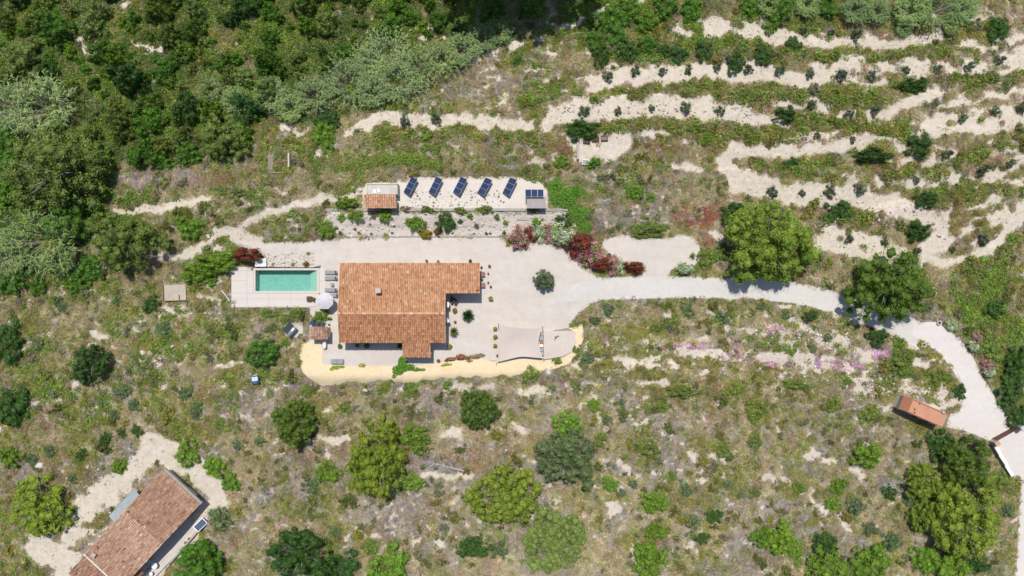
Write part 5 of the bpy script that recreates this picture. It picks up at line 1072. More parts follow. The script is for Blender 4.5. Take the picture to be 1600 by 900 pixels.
x, y = P(401, 593.5); z = gz(x, y); o = thing('water_tank', 'small blue and white box tank alone on the left slope', 'tank', (x, y, z), R(8)); m_ = MB(); m_.box(-.6, .6, -.6, .6, -.2, .75); m_.build('tub', mat('navy_plastic', (.02, .035, .07), .5, .15, 2), o, off=(0, 0, 0), bevel=.05); m_ = MB(); m_.box(-.5, .45, -.1, .55, .755, .84); m_.build('lid', mat('pale_blue_plastic', (.55, .63, .70), .5, .1, 2), o, off=(0, 0, 0), bevel=.03); m_ = MB(); m_.box(-.4, .3, -.5, -.12, .755, .80); m_.build('hatch', M_BLUE, o, off=(0, 0, 0), bevel=.02)
x, y = P(528, 564.5); o = thing('grey_bench', 'grey padded bench at the lower edge of the yard', 'bench', (x, y, .04)); 
for s_ in (-.5, .5): m_ = MB(); m_.box(s_-.47, s_+.47, -.36, .36, .3, .46); m_.build('cushion', M_GREYF, o, off=(0, 0, 0), bevel=.04)
m_ = MB(); m_.box(-.97, .97, -.36, .36, .2, .298); m_.build('frame', M_GREYM, o, off=(0, 0, 0))
for a in (-.88, .88):
    for c_ in (-.28, .28): m_ = MB(); m_.box(a-.04, a+.04, c_-.04, c_+.04, 0, .2); m_.build('leg', M_GREYM, o, off=(0, 0, 0))

# ------------------------------------------------------------------ pots round the house
POTM = MB().lathe([(.55, 0), (.72, .25), (.95, .8), (1.0, .85), (1.0, .95), (.86, .95), (.82, .80)], 14).mesh('pot', M_TERRA, smooth=True)
SOILM = MB().lathe([(.80, .78), (.80, .82)], 14).mesh('soil', M_SOIL)
def pot(px, py, r, plant, label, dark=False):
    x, y = P(px, py); o = thing('plant_pot' if plant is None else 'potted_plant', label, 'plant pot', (x, y, gz(x, y)+.035), 0, 'pots around the house'); rr = r*.1
    p_ = put(bpy.data.objects.new('pot', POTM), o); p_.scale = (rr*.85, rr*.85, max(.35, rr*1.0)); s_ = put(bpy.data.objects.new('soil', SOILM), o); s_.scale = p_.scale
    if plant:
        f = put(bpy.data.objects.new('foliage', random.choice(BALL)), o); f.scale = (rr, rr, rr*1.0); f.location = (0, 0, max(.35, rr)*.75); f.color = vcol(C[plant]); f.rotation_euler = (0, 0, random.uniform(0, 6))
for a in ((765,416,2.9,None,'large empty terracotta pot right of the top corner of the house'),(763,427.5,1.7,'dark','tiny dark potted plant right of the house'),(763,441.5,1.9,None,'small pale pot right of the house'),(767,448,2.1,'brown','small brown potted plant right of the house wing'),(767,466.5,4.2,'yel','yellow-green potted ball plant below the right house wing'),
          (752.5,418,2,'dark','dark potted plant against the right end wall, upper'),(753,437,2.2,'dark','dark potted plant against the right end wall, lower'),(711,485,4.6,'yel','olive ball plant in a pot left of the dark rosette palm'),(711.5,503,2.6,None,'round clay bowl below the olive ball plant'),(703,541,4.4,'yel','olive ball plant at the lower right corner of the house'),
          (774,513.5,3.8,'yel','topmost of three ball plants left of the shade sail'),(774,526,4,'yel','middle of three ball plants left of the shade sail'),(774,540,3.6,'yel','lowest of three ball plants left of the shade sail'),(777.5,555.5,2.7,None,'dark round pot below the three ball plants'),(685.5,563.5,3.5,None,'wide dark pot right of the porch'),
          (532,540.5,4,'olive','olive ball plant at the lower left corner of the house'),(559,540,3.4,'brown','brown potted plant in the shade of the lower eaves'),(574,540,5,'olive','largest potted plant in the shade of the lower eaves'),(625,540,4.4,'dark','dark potted plant left of the porch'),(667,407.5,2.4,'brown','brown potted plant above the upper eaves'),(685,408.5,2.2,'olive','olive potted plant above the upper eaves'),(735,408,3.2,'dark','dark potted plant above the upper eaves near the right corner'),
          (476,531,2.5,'olive','small potted plant left of the small tiled hut'),(515,507,1.7,'dark','tiny dark potted plant right of the blue bins'),(296,842,3,None,'terracotta pot on the old farmhouse terrace edge'),(291,848,3.2,None,'second terracotta pot on the old farmhouse terrace edge')): pot(*a)
for k, (px, py) in enumerate(((754.5, 428.5), (755, 445.5))):
    x, y = P(px, py); o = thing('wooden_crate', ('upper' if k == 0 else 'lower')+' brown wooden chest against the right end wall of the house', 'chest', (x, y, .04)); m_ = MB(); m_.box(-.32, .32, -.33, .33, 0, .5); m_.build('box', mat('pinkish_wood', (.28, .16, .13), .8, .2, 3), o, off=(0, 0, 0), bevel=.02); m_ = MB(); m_.box(-.35, .35, -.36, .36, .502, .54); m_.build('lid', mat('pinkish_wood', ()), o, off=(0, 0, 0))
x, y = P(732, 493); o = thing('rosette_palm', 'dark green spiky rosette palm on the gravel right of the house', 'palm', (x, y, .03)); f = put(bpy.data.objects.new('leaves', SPIKY[0]), o); f.scale = (1.25, 1.25, 1.0); f.color = (.022, .055, .012, 1); m_ = MB(); m_.tube([(0, 0, -.1), (0, 0, .6)], .14, 7); m_.build('trunk', M_TRUNK, o, off=(0, 0, 0))
x, y = P(710, 518); o = thing('spiky_plant', 'sparse spiky plant below the clay bowl by the house wall', 'plant', (x, y, .03)); f = put(bpy.data.objects.new('leaves', SPIKY[1]), o); f.scale = (.95, 1.1, .9); f.color = (.09, .13, .03, 1); m_ = MB(); m_.tube([(0, 0, -.1), (0, 0, .5)], .08, 6); m_.build('stem', M_TRUNK, o, off=(0, 0, 0))
# urn in the hedge, planters on the bend
x, y = P(950, 402); o = thing('clay_urn', 'rust coloured clay urn with black mouth in the oleander hedge', 'urn', (x, y, gz(x, y)+.03)); M4 = Matrix.Rotation(R(-38), 4, 'X'); m_ = MB(); m_.lathe([(.22, .0), (.34, .25), (.38, .6), (.3, .95), (.24, 1.1), (.31, 1.18), (.31, 1.25)], 14, Matrix.Translation((0, -.4, .15)) @ M4); m_.build('body', M_TERRA, o, off=(0, 0, 0), smooth=True); m_ = MB(); m_.lathe([(.27, 1.252), (.27, 1.27)], 14, Matrix.Translation((0, -.4, .15)) @ M4); m_.build('mouth', M_DARK, o, off=(0, 0, 0)); m_ = MB(); m_.box(-.3, .3, -.3, .3, -.1, .35); m_.build('plinth', M_STONE, o, off=(0, 0, 0))
for px, py, lab in ((1466,504.5,'round white stone planter ring right of the driveway bend'), (1441.5,538.5,'round white stone planter ring left of the driveway bend')):
    x, y = P(px, py); o = thing('stone_planter', lab, 'planter', (x, y, gz(x, y)+.05), 0, 'stone planter rings'); m_ = MB(); m_.lathe([(.36, 0), (.38, .35), (.26, .35), (.24, .12)], 14); m_.build('ring', M_CONCR, o, off=(0, 0, 0)); m_ = MB(); m_.lathe([(.24, .10), (.24, .16)], 12); m_.build('soil', M_SOIL, o, off=(0, 0, 0))
# dark garden chairs and table in the shade of the wing
def chair(x, y, z, rz, label, m, cat='chair'):
    o = thing('garden_chair', label, cat, (x, y, z), rz, 'garden chairs'); m_ = MB(); m_.box(-.23, .23, -.23, .23, .42, .46); m_.build('seat', m, o, off=(0, 0, 0)); m_ = MB(); m_.box(-.23, .23, .20, .24, .462, .90); m_.build('backrest', m, o, off=(0, 0, 0))
    for a in (-.2, .2):
        for c_ in (-.2, .19): m_ = MB(); m_.box(a-.02, a+.02, c_-.02, c_+.02, 0, .42); m_.build('leg', m, o, off=(0, 0, 0))
for (px, py, rz, lab) in ((706.5,466,0,'upper dark garden chair in the shade below the house wing'),(706.5,471,3.1,'lower left dark garden chair in the shade below the house wing'),(713,473,2.4,'lower right dark garden chair in the shade below the house wing')): x, y = P(px, py); chair(x, y, .035, rz, lab, M_DARK)
x, y = P(711, 469); table('garden_table', 'small dark round table among the dark garden chairs', x, y, .035, .32, .72, M_DARK)
for (px, py, rz, lab) in ((232,879,.8,'upper left pale blue chair on the old farmhouse terrace'),(237,877,-.4,'upper right pale blue chair on the old farmhouse terrace'),(231,886,2.2,'lower pale blue chair on the old farmhouse terrace')): x, y = U(px, py, ZT+.5); chair(x, y, ZT, rz, lab, mat('pale_blue_plastic', ()))
x, y = U(241, 884, ZT+.7); table('white_table', 'round white table on the old farmhouse terrace', x, y, ZT, .5, .72, M_WHITE)
x, y = U(235, 897, ZT+.7); table('orange_table', 'small white table at the bottom edge on the farmhouse terrace', x, y, ZT, .3, .6, M_WHITE)
# lone tilted solar panel by the old farmhouse
x, y = U(313, 820, ZT+.8); o = thing('tilted_solar_panel', 'blue solar panel tilted on a dark stand beside the old farmhouse', 'solar panel', (x, y, gz(x, y)), R(45)); M4 = Matrix.Translation((0, 0, .75)) @ Matrix.Rotation(R(20), 4, 'Y')
m_ = MB(); m_.box(-.85, .85, -.52, .52, 0, .02, M=M4); m_.build('panel', mat('blue_glass', (.05, .09, .17), .2, .15, 2), o, off=(0, 0, 0)); m_ = MB(); m_.box(-.9, .9, -.57, .57, -.05, -.002, M=M4); m_.build('frame', M_SILVER, o, off=(0, 0, 0)); m_ = MB(); m_.box(-.6, .95, -.5, .5, -.3, .28); m_.build('stand', M_DARK, o, off=(0, 0, 0))
# shade sail carport and concrete pad
zs = 2.3; SC = [Vector((*U(a, c_, zs), zs)) for a, c_ in ((780, 508.5), (846.5, 513), (848.5, 561), (777, 567.5))]; SC[3].z = .8; SC[2].z = 1.1; SC[1].z = 2.2
n_ = 16; V = []
def edge(a, c_, t, sag, cen): p = a.lerp(c_, t); return p+(cen-p).normalized()*sag*4*t*(1-t)
cen = sum(SC, Vector())/4
bot = [edge(SC[3], SC[2], i/n_, .55, cen) for i in range(n_+1)]; top = [edge(SC[0], SC[1], i/n_, .22, cen) for i in range(n_+1)]; lef = [edge(SC[3], SC[0], i/n_, .2, cen) for i in range(n_+1)]; rig = [edge(SC[2], SC[1], i/n_, .55, cen) for i in range(n_+1)]
for i in range(n_+1):
    for j in range(n_+1):
        s_, t_ = i/n_, j/n_; p = bot[i]*(1-t_)+top[i]*t_+lef[j]*(1-s_)+rig[j]*s_-(SC[3]*(1-s_)*(1-t_)+SC[2]*s_*(1-t_)+SC[0]*(1-s_)*t_+SC[1]*s_*t_); V.append((p.x, p.y, p.z-.25*math.sin(math.pi*s_)*math.sin(math.pi*t_)))
idx = np.arange((n_+1)**2).reshape(n_+1, n_+1); F = np.stack([idx[:-1, :-1], idx[1:, :-1], idx[1:, 1:], idx[:-1, 1:]], -1).reshape(-1, 4)
sail = thing('shade_sail', 'pale pinkish shade sail stretched over the car bay', 'shade sail', (cen.x, cen.y, 0)); Vn = np.array(V)-np.array([cen.x, cen.y, 0]); put(bpy.data.objects.new('fabric', npmesh('fabric', np.concatenate([Vn, Vn-[0, 0, .015]]), np.concatenate([F, F[:, ::-1]+len(Vn)]), [mat('sail_fabric', (.63, .54, .475), .9, .04, .6)], smooth=True)), sail)
for p in SC: d = (p-cen); d.z = 0; q = p+d.normalized()*.25; m_ = MB(); m_.tube([(q.x, q.y, -.4), (q.x, q.y, p.z+.15)], .05, 8); m_.build('post', M_GREYM, sail); m_ = MB(); m_.tube([p-d.normalized()*.05, (q.x, q.y, p.z+.05)], .012, 4); m_.build('tension_cable', M_DARK, sail)
cp = [U(a, c_, .35) for a, c_ in ((849.5,517.5),(888,517),(899,518),(899.5,534),(893,550),(880,557),(850,562))]; m_ = MB(); m_.prism(cp, -.9, .35); tag(m_.build('concrete_pad', gravel('pad_concrete', (.44, .38, .33), (.58, .51, .45), (.63, .565, .51), .6, 3), bevel=.03), 'raised pale concrete pad right of the shade sail', 'pad')
rg2 = np.random.default_rng(9)
for k, (py, col, sz, lab) in enumerate(((521,'dark',.3,'topmost dark crate in the gap beside the concrete pad'),(528,'grey',.3,'upper grey crate in the gap beside the concrete pad'),(534,'terra',.22,'rust coloured crate in the gap beside the concrete pad'),(540,'white',.26,'pale crate in the gap beside the concrete pad'),(545,'grey2',.3,'lower grey crate in the gap beside the concrete pad'),(552,'dark2',.3,'lowest dark crate in the gap beside the concrete pad'))):
    x, y = P(845.8, py); o = thing('storage_crate', lab, 'crate', (x, y, .035), rg2.uniform(-.2, .2), 'crates beside the concrete pad'); mm = {'d': M_DARK, 'g': M_GREYM, 't': M_TERRA, 'w': M_WHITE}[col[0]]
    m_ = MB(); m_.box(-.25, .25, -sz, sz, 0, .5); m_.build('box', mm, o, off=(0, 0, 0), bevel=.02); m_ = MB(); m_.box(-.27, .27, -sz-.02, sz+.02, .502, .55); m_.build('lid', M_STONE if col[0] == 'd' else mm, o, off=(0, 0, 0))
# climbing ivy and bougainvillea over the cream bank
def leafpatch(name, label, cat, spots, n, size, col, seed, flower=None, ff=.4):
    rg = np.random.default_rng(seed); Pp = []; N = []; T = []
    tot = sum(s[2]*s[3] for s in spots)
    for px, py, rx, ry, h in spots:
        m = int(n*rx*ry/tot)+6; a = rg.uniform(0, 6.28, m); r = np.sqrt(rg.random(m))
        for k in range(m):
            x, y = P(px+rx*r[k]*math.cos(a[k]), py+ry*r[k]*math.sin(a[k])); Pp.append((x, y, max(gz(x, y), 0 if py < 572 else gz(x, y))+.1+h*(1-r[k]**2)*rg.uniform(.5, 1))); N.append((0, -.1, 1)); T.append(np.clip(rg.normal(.5, .22), 0, 1))
    Pp = np.array(Pp); c = Pp.mean(0); c[2] = 0; V, F = leafquads(Pp-c, np.array(N, float), size, rg, .7, .55); mi = np.zeros(len(F), int); mats = [M_LEAF]
    if flower: mats.append(flower); mi[rg.random(len(F)) < ff] = 1
    o = put(bpy.data.objects.new(name, npmesh(name, V, F, mats, mi, np.array(T)))); o.location = c; o.color = (*C[col], 1); tag(o, label, cat)
leafpatch('ivy', 'dark green ivy spilling over the cream bank by the porch', 'climber', [(629,568,7,12,.6),(626,576,13,6,.5),(622,582,9,5,.35),(616,588,6,3.5,.3),(611,594,4,3,.25),(640,574,9,5,.4),(650,577,8,3,.3),(660,577.5,6,2,.25),(632,558,3,6,.5)], 1500, .24, 'green', 71)
leafpatch('bougainvillea', 'red flowering bougainvillea trailing along the edge of the yard', 'climber', [(720,558,8,5,.6),(705,561,8,3,.5),(730,559,6,3,.4),(698,563,4,2,.3)], 480, .22, 'olive', 72, FL['crimson'], .62)
leafpatch('trailing_plant', 'straggly brown-green trailing plant right of the red bougainvillea', 'climber', [(742,557,9,4,.4),(752,555,6,3,.4),(733,563,6,3,.3)], 300, .2, 'brown', 73)
leafpatch('lime_creeper', 'lime green creeper under the grey bench', 'climber', [(525,574,7,3,.3),(519,577,4,2,.2),(534,573,5,2,.2)], 180, .22, 'lime', 74)
leafpatch('straw_creeper', 'straw coloured creeper on the cream bank right of the grey bench', 'climber', [(566,571,6,3,.3)], 90, .2, 'yel', 75)
leafpatch('green_creeper', 'small green creeper left of the red bougainvillea', 'climber', [(700,569,7,2,.3),(693,571,4,1.5,.2)], 110, .2, 'lime', 76)
leafpatch('nettle_patch', 'dense dark green weed patch right of the last solar panels', 'weeds', [(868,292,14,12,.7),(885,310,18,18,.8),(900,300,14,10,.7),(905,335,16,16,.6),(915,355,10,10,.5),(870,310,12,14,.7)], 4200, .26, 'green', 77)
leafpatch('grass_mound', 'green weed bank between the reeds and the solar panels', 'weeds', [(600,252,30,10,.6),(640,250,34,11,.6),(570,258,22,9,.5),(675,258,22,9,.4),(545,262,14,8,.4)], 3600, .26, 'olive', 78)
# planters, trough, small wall upper right
for k, (px, py, lab) in enumerate(((916,221.5,'leftmost of three dark wooden planter boxes on the chalk terrace'),(930,218.5,'middle of three dark wooden planter boxes on the chalk terrace'),(943.5,217.5,'rightmost of three dark wooden planter boxes on the chalk terrace'))):
    x, y = P(px, py); z = gz(x, y); o = thing('planter_crate', lab, 'planter', (x, y, z), .03*k, 'wooden planter boxes')
    for a in ((-.55, .55, -.36, -.31), (-.55, .55, .31, .36), (-.55, -.5, -.308, .308), (.5, .55, -.308, .308)): m_ = MB(); m_.box(*a, -.1, .42); m_.build('board', M_BROWN, o, off=(0, 0, 0))
    m_ = MB(); m_.box(-.5, .5, -.31, .31, -.1, .28); m_.build('soil', M_SOIL if k != 2 else mat('dry_soil', (.24, .19, .15), .95, .2, 5), o, off=(0, 0, 0))
x, y = P(873.5, 200); z = gz(x, y); o = thing('blue_trough', 'blue plastic trough at the left end of the terraces', 'trough', (x, y, z), .05); m_ = MB()
for a in ((-.65, .65, -.22, -.18), (-.65, .65, .18, .22), (-.65, -.6, -.178, .178), (.6, .65, -.178, .178)): m_.box(*a, 0, .45)
m_.build('shell', mat('bright_blue_plastic', (.08, .16, .38), .5, .15, 2), o, off=(0, 0, 0)); m_ = MB(); m_.box(-.6, .6, -.18, .18, .05, .2); m_.build('floor', M_BLUE, o, off=(0, 0, 0))
a = P(902, 224); c_ = P(903.5, 250); m_ = MB(); m_.box(a[0]-.15, a[0]+.2, c_[1], a[1], gz(*c_)-.4, gz(*c_)+.75); tag(m_.build('dry_stone_wall', M_STONE), 'short grey wall at the left end of the planter terrace', 'wall')
x, y = P(914, 254); z = gz(x, y); o = thing('cold_frame', 'small grey lidded tray below the planter terrace', 'tray', (x, y, z)); m_ = MB(); m_.box(-.5, .5, -.4, .4, -.1, .4); m_.build('tray', M_GREYM, o, off=(0, 0, 0)); m_ = MB(); m_.box(-.42, .42, -.32, .32, .402, .42); m_.build('screen', M_FLAT, o, off=(0, 0, 0))
bush('green_bush', 'bright green rounded bush', 928, 255, 11, 'green', BUSH, .9)
# compost pens
cx0, cy0 = P(424, 254); zc = gz(cx0, cy0); o = thing('pallet_fence', 'weathered slatted pallet at the left of the compost pens', 'pallet', (cx0, cy0, zc+.02))
for i in range(5): m_ = MB(); m_.box(-.42+i*.17, -.30+i*.17, -1.15, 1.15, .1, .14); m_.build('slat', M_WOOD, o, off=(0, 0, 0))
for q in (-1, 0, 1): m_ = MB(); m_.box(-.42, .5, q-.06, q+.06, 0, .098); m_.build('bearer', M_WOOD, o, off=(0, 0, 0))
x, y = P(455, 252); o = thing('compost_divider', 'pale plank divider between the two compost pens', 'plank', (x, y, gz(x, y))); m_ = MB(); m_.box(-.12, .12, -1.05, 1.05, -.1, .9); m_.build('plank', mat('pale_plank', (.55, .48, .38), .9, .15, 2), o, off=(0, 0, 0))
for s_ in (-1, 1): m_ = MB(); m_.box(-.16, -.122, s_*.9-.06, s_*.9+.06, -.1, 1.0); m_.build('post', M_WOOD, o, off=(0, 0, 0))
x, y = P(442, 270); o = thing('timber_beam', 'long pale timber beam lying below the compost pens', 'beam', (x, y, gz(x, y)), .0); m_ = MB(); m_.box(-1.6, 1.6, -.08, .08, .02, .2); m_.build('beam', M_WOOD, o, off=(0, 0, 0))
cr = put(bpy.data.objects.new('compost_heap', None)); bpy.data.objects.remove(cr)
leafpatch('compost_heap', 'brown compost heap in the right hand compost pen', 'compost', [(468,252,10,9,.5),(440,256,9,8,.3)], 420, .22, 'brown', 79)
for k, (px, py, lab) in enumerate(((462,254,'upper old tyre in the compost pen'),(473,258,'lower old tyre in the compost pen'))):
    x, y = P(px, py); o = thing('old_tyre', lab.replace('old tyre', 'old black tyre'), 'tub', (x, y, gz(x, y)+.35), 0, 'old black tyres'); m_ = MB(); m_.lathe([(.18, 0), (.30, 0), (.34, .1), (.30, .2), (.18, .2), (.17, .1)], 14); m_.build('ring', M_DARK, o, off=(0, 0, 0))  # tyre lying in the compost pen, built as a dark ring
# wooden platform
x, y = P(274, 457); z = gz(x, y)+.1; o = thing('wooden_platform', 'tan plywood platform with raised edge left of the pool', 'platform', (x, y, z), R(2)); M_PLY = mat('plywood', (.47, .40, .32), .85, .10, .8)
for i in range(3): m_ = MB(); m_.box(-1.7+i*1.135, -.58+i*1.135, -1.25, 1.2, .1, .17+.012*i); m_.build('sheet', M_PLY, o, off=(0, 0, 0))
m_ = MB(); m_.box(-1.78, -1.72, -1.25, .6+.5, -.2, .6); m_.build('side_board', M_WOOD, o, off=(0, 0, 0)); m_ = MB(); m_.box(-1.7, 1.7, -1.3, -1.26, -.3, .3); m_.build('front_board', M_BROWN, o, off=(0, 0, 0)); m_ = MB(); m_.box(.6, .75, -1.1, -.4, .19, .45); m_.build('block', M_WOOD, o, off=(0, 0, 0))

# ------------------------------------------------------------------ ground cover scattered over the slopes
def cover_mesh(kind, seed):
    rg = np.random.default_rng(seed)
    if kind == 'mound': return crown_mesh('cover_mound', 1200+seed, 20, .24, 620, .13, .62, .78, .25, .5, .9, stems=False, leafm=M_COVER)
    if kind == 'herb':
        n = 46; D = sph(n, rg, 0); r = rg.uniform(.55, 1, n)[:, None]*.5; Pp = D*r*np.array([1, 1, .75]); V, F = leafquads(Pp, D+[0, 0, .6], .17, rg, .6, .6); T = np.clip(rg.normal(.45, .22, n)+.15*D[:, 2], 0, 1)
    elif kind == 'grass':
        n = 40; V = []; F = []; T = []
        for i in range(n):
            a = rg.uniform(0, 6.28); r0 = .3*math.sqrt(rg.random()); b_ = np.array([r0*math.cos(a), r0*math.sin(a), 0]); a2 = a+rg.normal(0, .8); L = rg.uniform(.2, .5); d = np.array([math.cos(a2)*L, math.sin(a2)*L, rg.uniform(.15, .45)]); s_ = np.array([-math.sin(a2), math.cos(a2), 0])*.022
            k = len(V); V += [b_-s_, b_+s_, b_+d+s_*.4, b_+d-s_*.4]; F.append((k, k+1, k+2, k+3)); T.append(np.clip(rg.normal(.5, .25), 0, 1))
        V = np.array(V); F = np.array(F)
    else:
        n = 54; V = []; F = []; T = []
        for i in range(n):
            d = sph(1, rg, .05)[0]*rg.uniform(.25, .5); st_ = d*rg.uniform(.1, .6); e = d+rg.normal(0, .08, 3); e[2] = max(.02, e[2]*.8); s_ = np.cross(d, rg.normal(0, 1, 3)); s_ = s_/np.linalg.norm(s_)*rg.uniform(.009, .02)
            k = len(V); V += [st_-s_, st_+s_, e+s_*.7, e-s_*.7]; F.append((k, k+1, k+2, k+3)); T.append(np.clip(rg.normal(.5, .28), 0, 1))
        V = np.array(V); F = np.array(F)
    return npmesh('cover_'+kind, V, F, [M_COVER], None, T)
def scatter_object(name, label, cat, kind, pts, rot, scl, col):
    me = bpy.data.meshes.new(name); me.vertices.add(len(pts)); me.vertices.foreach_set('co', np.asarray(pts, np.float32).ravel())
    a = me.attributes.new('srot', 'FLOAT', 'POINT'); a.data.foreach_set('value', rot.astype(np.float32)); a = me.attributes.new('sscl', 'FLOAT_VECTOR', 'POINT'); a.data.foreach_set('vector', scl.astype(np.float32).ravel())
    a = me.attributes.new('tintcol', 'FLOAT_COLOR', 'POINT'); a.data.foreach_set('color', np.concatenate([col, np.ones((len(col), 1))], 1).astype(np.float32).ravel())
    src = bpy.data.collections.new(name+'_plants')
    for i in range(4): src.objects.link(bpy.data.objects.new('tuft', cover_mesh(kind, 40+i)))
    ng = bpy.data.node_groups.new(name, 'GeometryNodeTree'); ng.interface.new_socket('Geometry', in_out='INPUT', socket_type='NodeSocketGeometry'); ng.interface.new_socket('Geometry', in_out='OUTPUT', socket_type='NodeSocketGeometry')
    N = ng.nodes; gi = N.new('NodeGroupInput'); go = N.new('NodeGroupOutput'); iop = N.new('GeometryNodeInstanceOnPoints'); ci = N.new('GeometryNodeCollectionInfo'); ci.inputs[0].default_value = src; ci.inputs['Separate Children'].default_value = True; ci.inputs['Reset Children'].default_value = True
    iop.inputs['Pick Instance'].default_value = True; ar = N.new('GeometryNodeInputNamedAttribute'); ar.data_type = 'FLOAT'; ar.inputs[0].default_value = 'srot'; asc = N.new('GeometryNodeInputNamedAttribute'); asc.data_type = 'FLOAT_VECTOR'; asc.inputs[0].default_value = 'sscl'; cb = N.new('ShaderNodeCombineXYZ')
    ng.links.new(gi.outputs[0], iop.inputs['Points']); ng.links.new(ci.outputs[0], iop.inputs['Instance']); ng.links.new(ar.outputs[0], cb.inputs[2]); ng.links.new(cb.outputs[0], iop.inputs['Rotation']); ng.links.new(asc.outputs[0], iop.inputs['Scale']); ng.links.new(iop.outputs[0], go.inputs[0])
    o = put(bpy.data.objects.new(name, me)); md = o.modifiers.new('scatter', 'NODES'); md.node_group = ng; me.materials.append(M_COVER); tag(o, label, cat, None, 'stuff'); return o
TC = dict(twig=(.44, .392, .355), olive=(.255, .250, .060), green=(.145, .225, .034), straw=(.48, .40, .245), brown=(.31, .19, .115), thick=(.055, .105, .018), pink=(.60, .32, .55), mauve=(.46, .36, .385), red=(.36, .11, .065), yellow=(.62, .46, .04), silver=(.58, .55, .54))  # thick is darkened so gaps between thicket bushes look shaded
BLOB = [(1130,548,30,7,'pink',.30),(1170,560,24,6,'pink',.28),(1240,566,30,6,'pink',.30),(1300,572,40,6,'pink',.30),(1230,516,40,8,'pink',.25),(1365,548,26,9,'pink',.30),(1040,545,22,6,'pink',.25),(1065,540,18,6,'pink',.55),(1082,550,12,7,'pink',.6),(1100,545,14,5,'pink',.35),(1208,514,14,6,'pink',.5),(1218,511,8,4,'pink',.6),(1255,518,14,6,'pink',.35),(1352,545,12,8,'pink',.35),(1378,552,14,7,'pink',.5),(1310,566,22,5,'pink',.4),(1208,568,16,6,'pink',.5),(1290,562,20,5,'pink',.3),(1320,580,14,5,'pink',.35),(945,530,8,5,'pink',.2),
        (250,280,70,15,'mauve',.85),(1085,335,28,18,'red',.55),(1115,345,18,20,'red',.45),(1110,375,14,16,'red',.4),(1085,340,16,10,'mauve',.5),(1020,45,10,6,'yellow',.5),(1190,515,6,5,'yellow',.4),(1310,38,30,12,'brown',.6),(1370,55,20,8,'brown',.6),(1330,105,34,7,'brown',.6),(1480,112,26,14,'brown',.5),(1400,265,40,12,'brown',.5),(1500,365,30,16,'brown',.55),(1540,168,24,14,'straw',.5),(1090,110,16,6,'brown',.4),
        (880,230,30,12,'brown',.4),(1010,228,40,8,'brown',.5),(340,282,26,12,'brown',.35),(800,690,50,20,'brown',.3),(740,715,40,18,'brown',.45),(660,30,40,14,'straw',.4),(210,650,20,10,'straw',.6),(1000,358,34,14,'green',.6),(1000,590,60,18,'olive',.4),(1060,605,40,16,'olive',.5),(560,600,90,10,'twig',.5),(640,630,90,22,'twig',.4),(400,640,60,25,'twig',.5),(1310,700,40,30,'twig',.4),(1020,730,60,20,'twig',.4),(680,820,60,30,'twig',.3),(960,350,40,20,'twig',.4),(500,700,60,20,'brown',.25),(60,585,60,30,'olive',.3),(300,520,100,40,'green',.15),(640,240,80,14,'green',.4),(880,110,50,20,'olive',.5),(860,140,40,16,'green',.4)]
N0 = 380000; rg = np.random.default_rng(99); X = rg.uniform(-92, 92, N0); Y = rg.uniform(-54, 54, N0)
zi = samp(zone, X, Y); ck = samp(chalk, X, Y); pv = samp(paved, X, Y); den = np.array([z[3] for z in ZN])[zi]
clump = fbm(X, Y, 2.2, 515, 3); keep = rg.random(N0) < np.clip(den*(.35+1.3*sstep(.36, .62, clump)), 0, 1)*(1-.72*sstep(.35, .85, ck))*.97
foot = np.zeros(N0, bool)
for q in (YARD, ROAD1, ROAD2, OUTER_ROAD, RG, SB, ST_, PL([(360,414),(512,414),(512,481),(360,481)]), [tuple(p) for p in outer]+[tuple(p) for p in inner[::-1]], PL([(500,405),(760,405),(760,570),(500,570)]), PL([(110,873),(254,735),(330,785),(345,800),(240,905),(131,905)]), PL([(1405,636),(1415,616),(1485,645),(1474,670)]), PL([(255,440),(293,440),(293,472),(255,472)]), PL([(844,512),(900,512),(900,560),(844,562)]), PL([(442,505),(472,503),(474,520),(464,528),(446,527)]), PL([(418,240),(430,240),(430,268),(418,268)])): foot |= inpoly(q, X, Y)
keep &= ~foot
X, Y, zi, ck = X[keep], Y[keep], zi[keep], ck[keep]; n = len(X)
wts = np.array([z[1] for z in ZN])[zi]
# each species grows in drifts of its own
fields = np.stack([fbm(X, Y, s_, 600+37*k, 3) for k, s_ in enumerate((6, 4, 5, 4, 4, 5))], 1); fields = np.argsort(np.argsort(fields, 0), 0)/n
sc = wts*np.exp(3.6*(fields-.5)); sc /= sc.sum(1)[:, None]; cum = sc.cumsum(1); ty = (rg.random(n)[:, None] > cum).sum(1).clip(0, 5); tn = np.array(PAL)[ty]
for bx_, by_, brx, bry, c_, pr in BLOB:
    wx_, wy_ = P(bx_, by_); d = np.hypot((X-wx_)/(brx*.1), (Y-wy_)/(bry*.1)); tn = np.where((rg.random(n) < pr*(1.35 if c_ == 'pink' else .7 if c_ == 'red' else 1)*(1-sstep(.6, 1.5, d))), c_, tn)
bc = np.array([TC[t] for t in tn])*1.12; rd = samp(riser, X, Y); tn = np.where((rd < 1.0) & (rg.random(n) < .7), np.where(rg.random(n) < .28, 'green', np.where(rg.random(n) < .22, 'straw', 'olive')), tn); bc = np.array([TC[t] for t in tn])*1.10; k_ = np.exp(rg.normal(0, .25, n))*(.75+.5*fbm(X, Y, 1.6, 888, 3)); bc = np.clip(bc*k_[:, None]*(1+rg.normal(0, .07, (n, 3))), .01, .8)
size = rg.uniform(.42, 1.08, n)*np.where(np.isin(tn, ['green', 'thick']), 1.25, 1)*np.where(ck > .5, .30, 1); zz = samp(GZ, X, Y)-.04
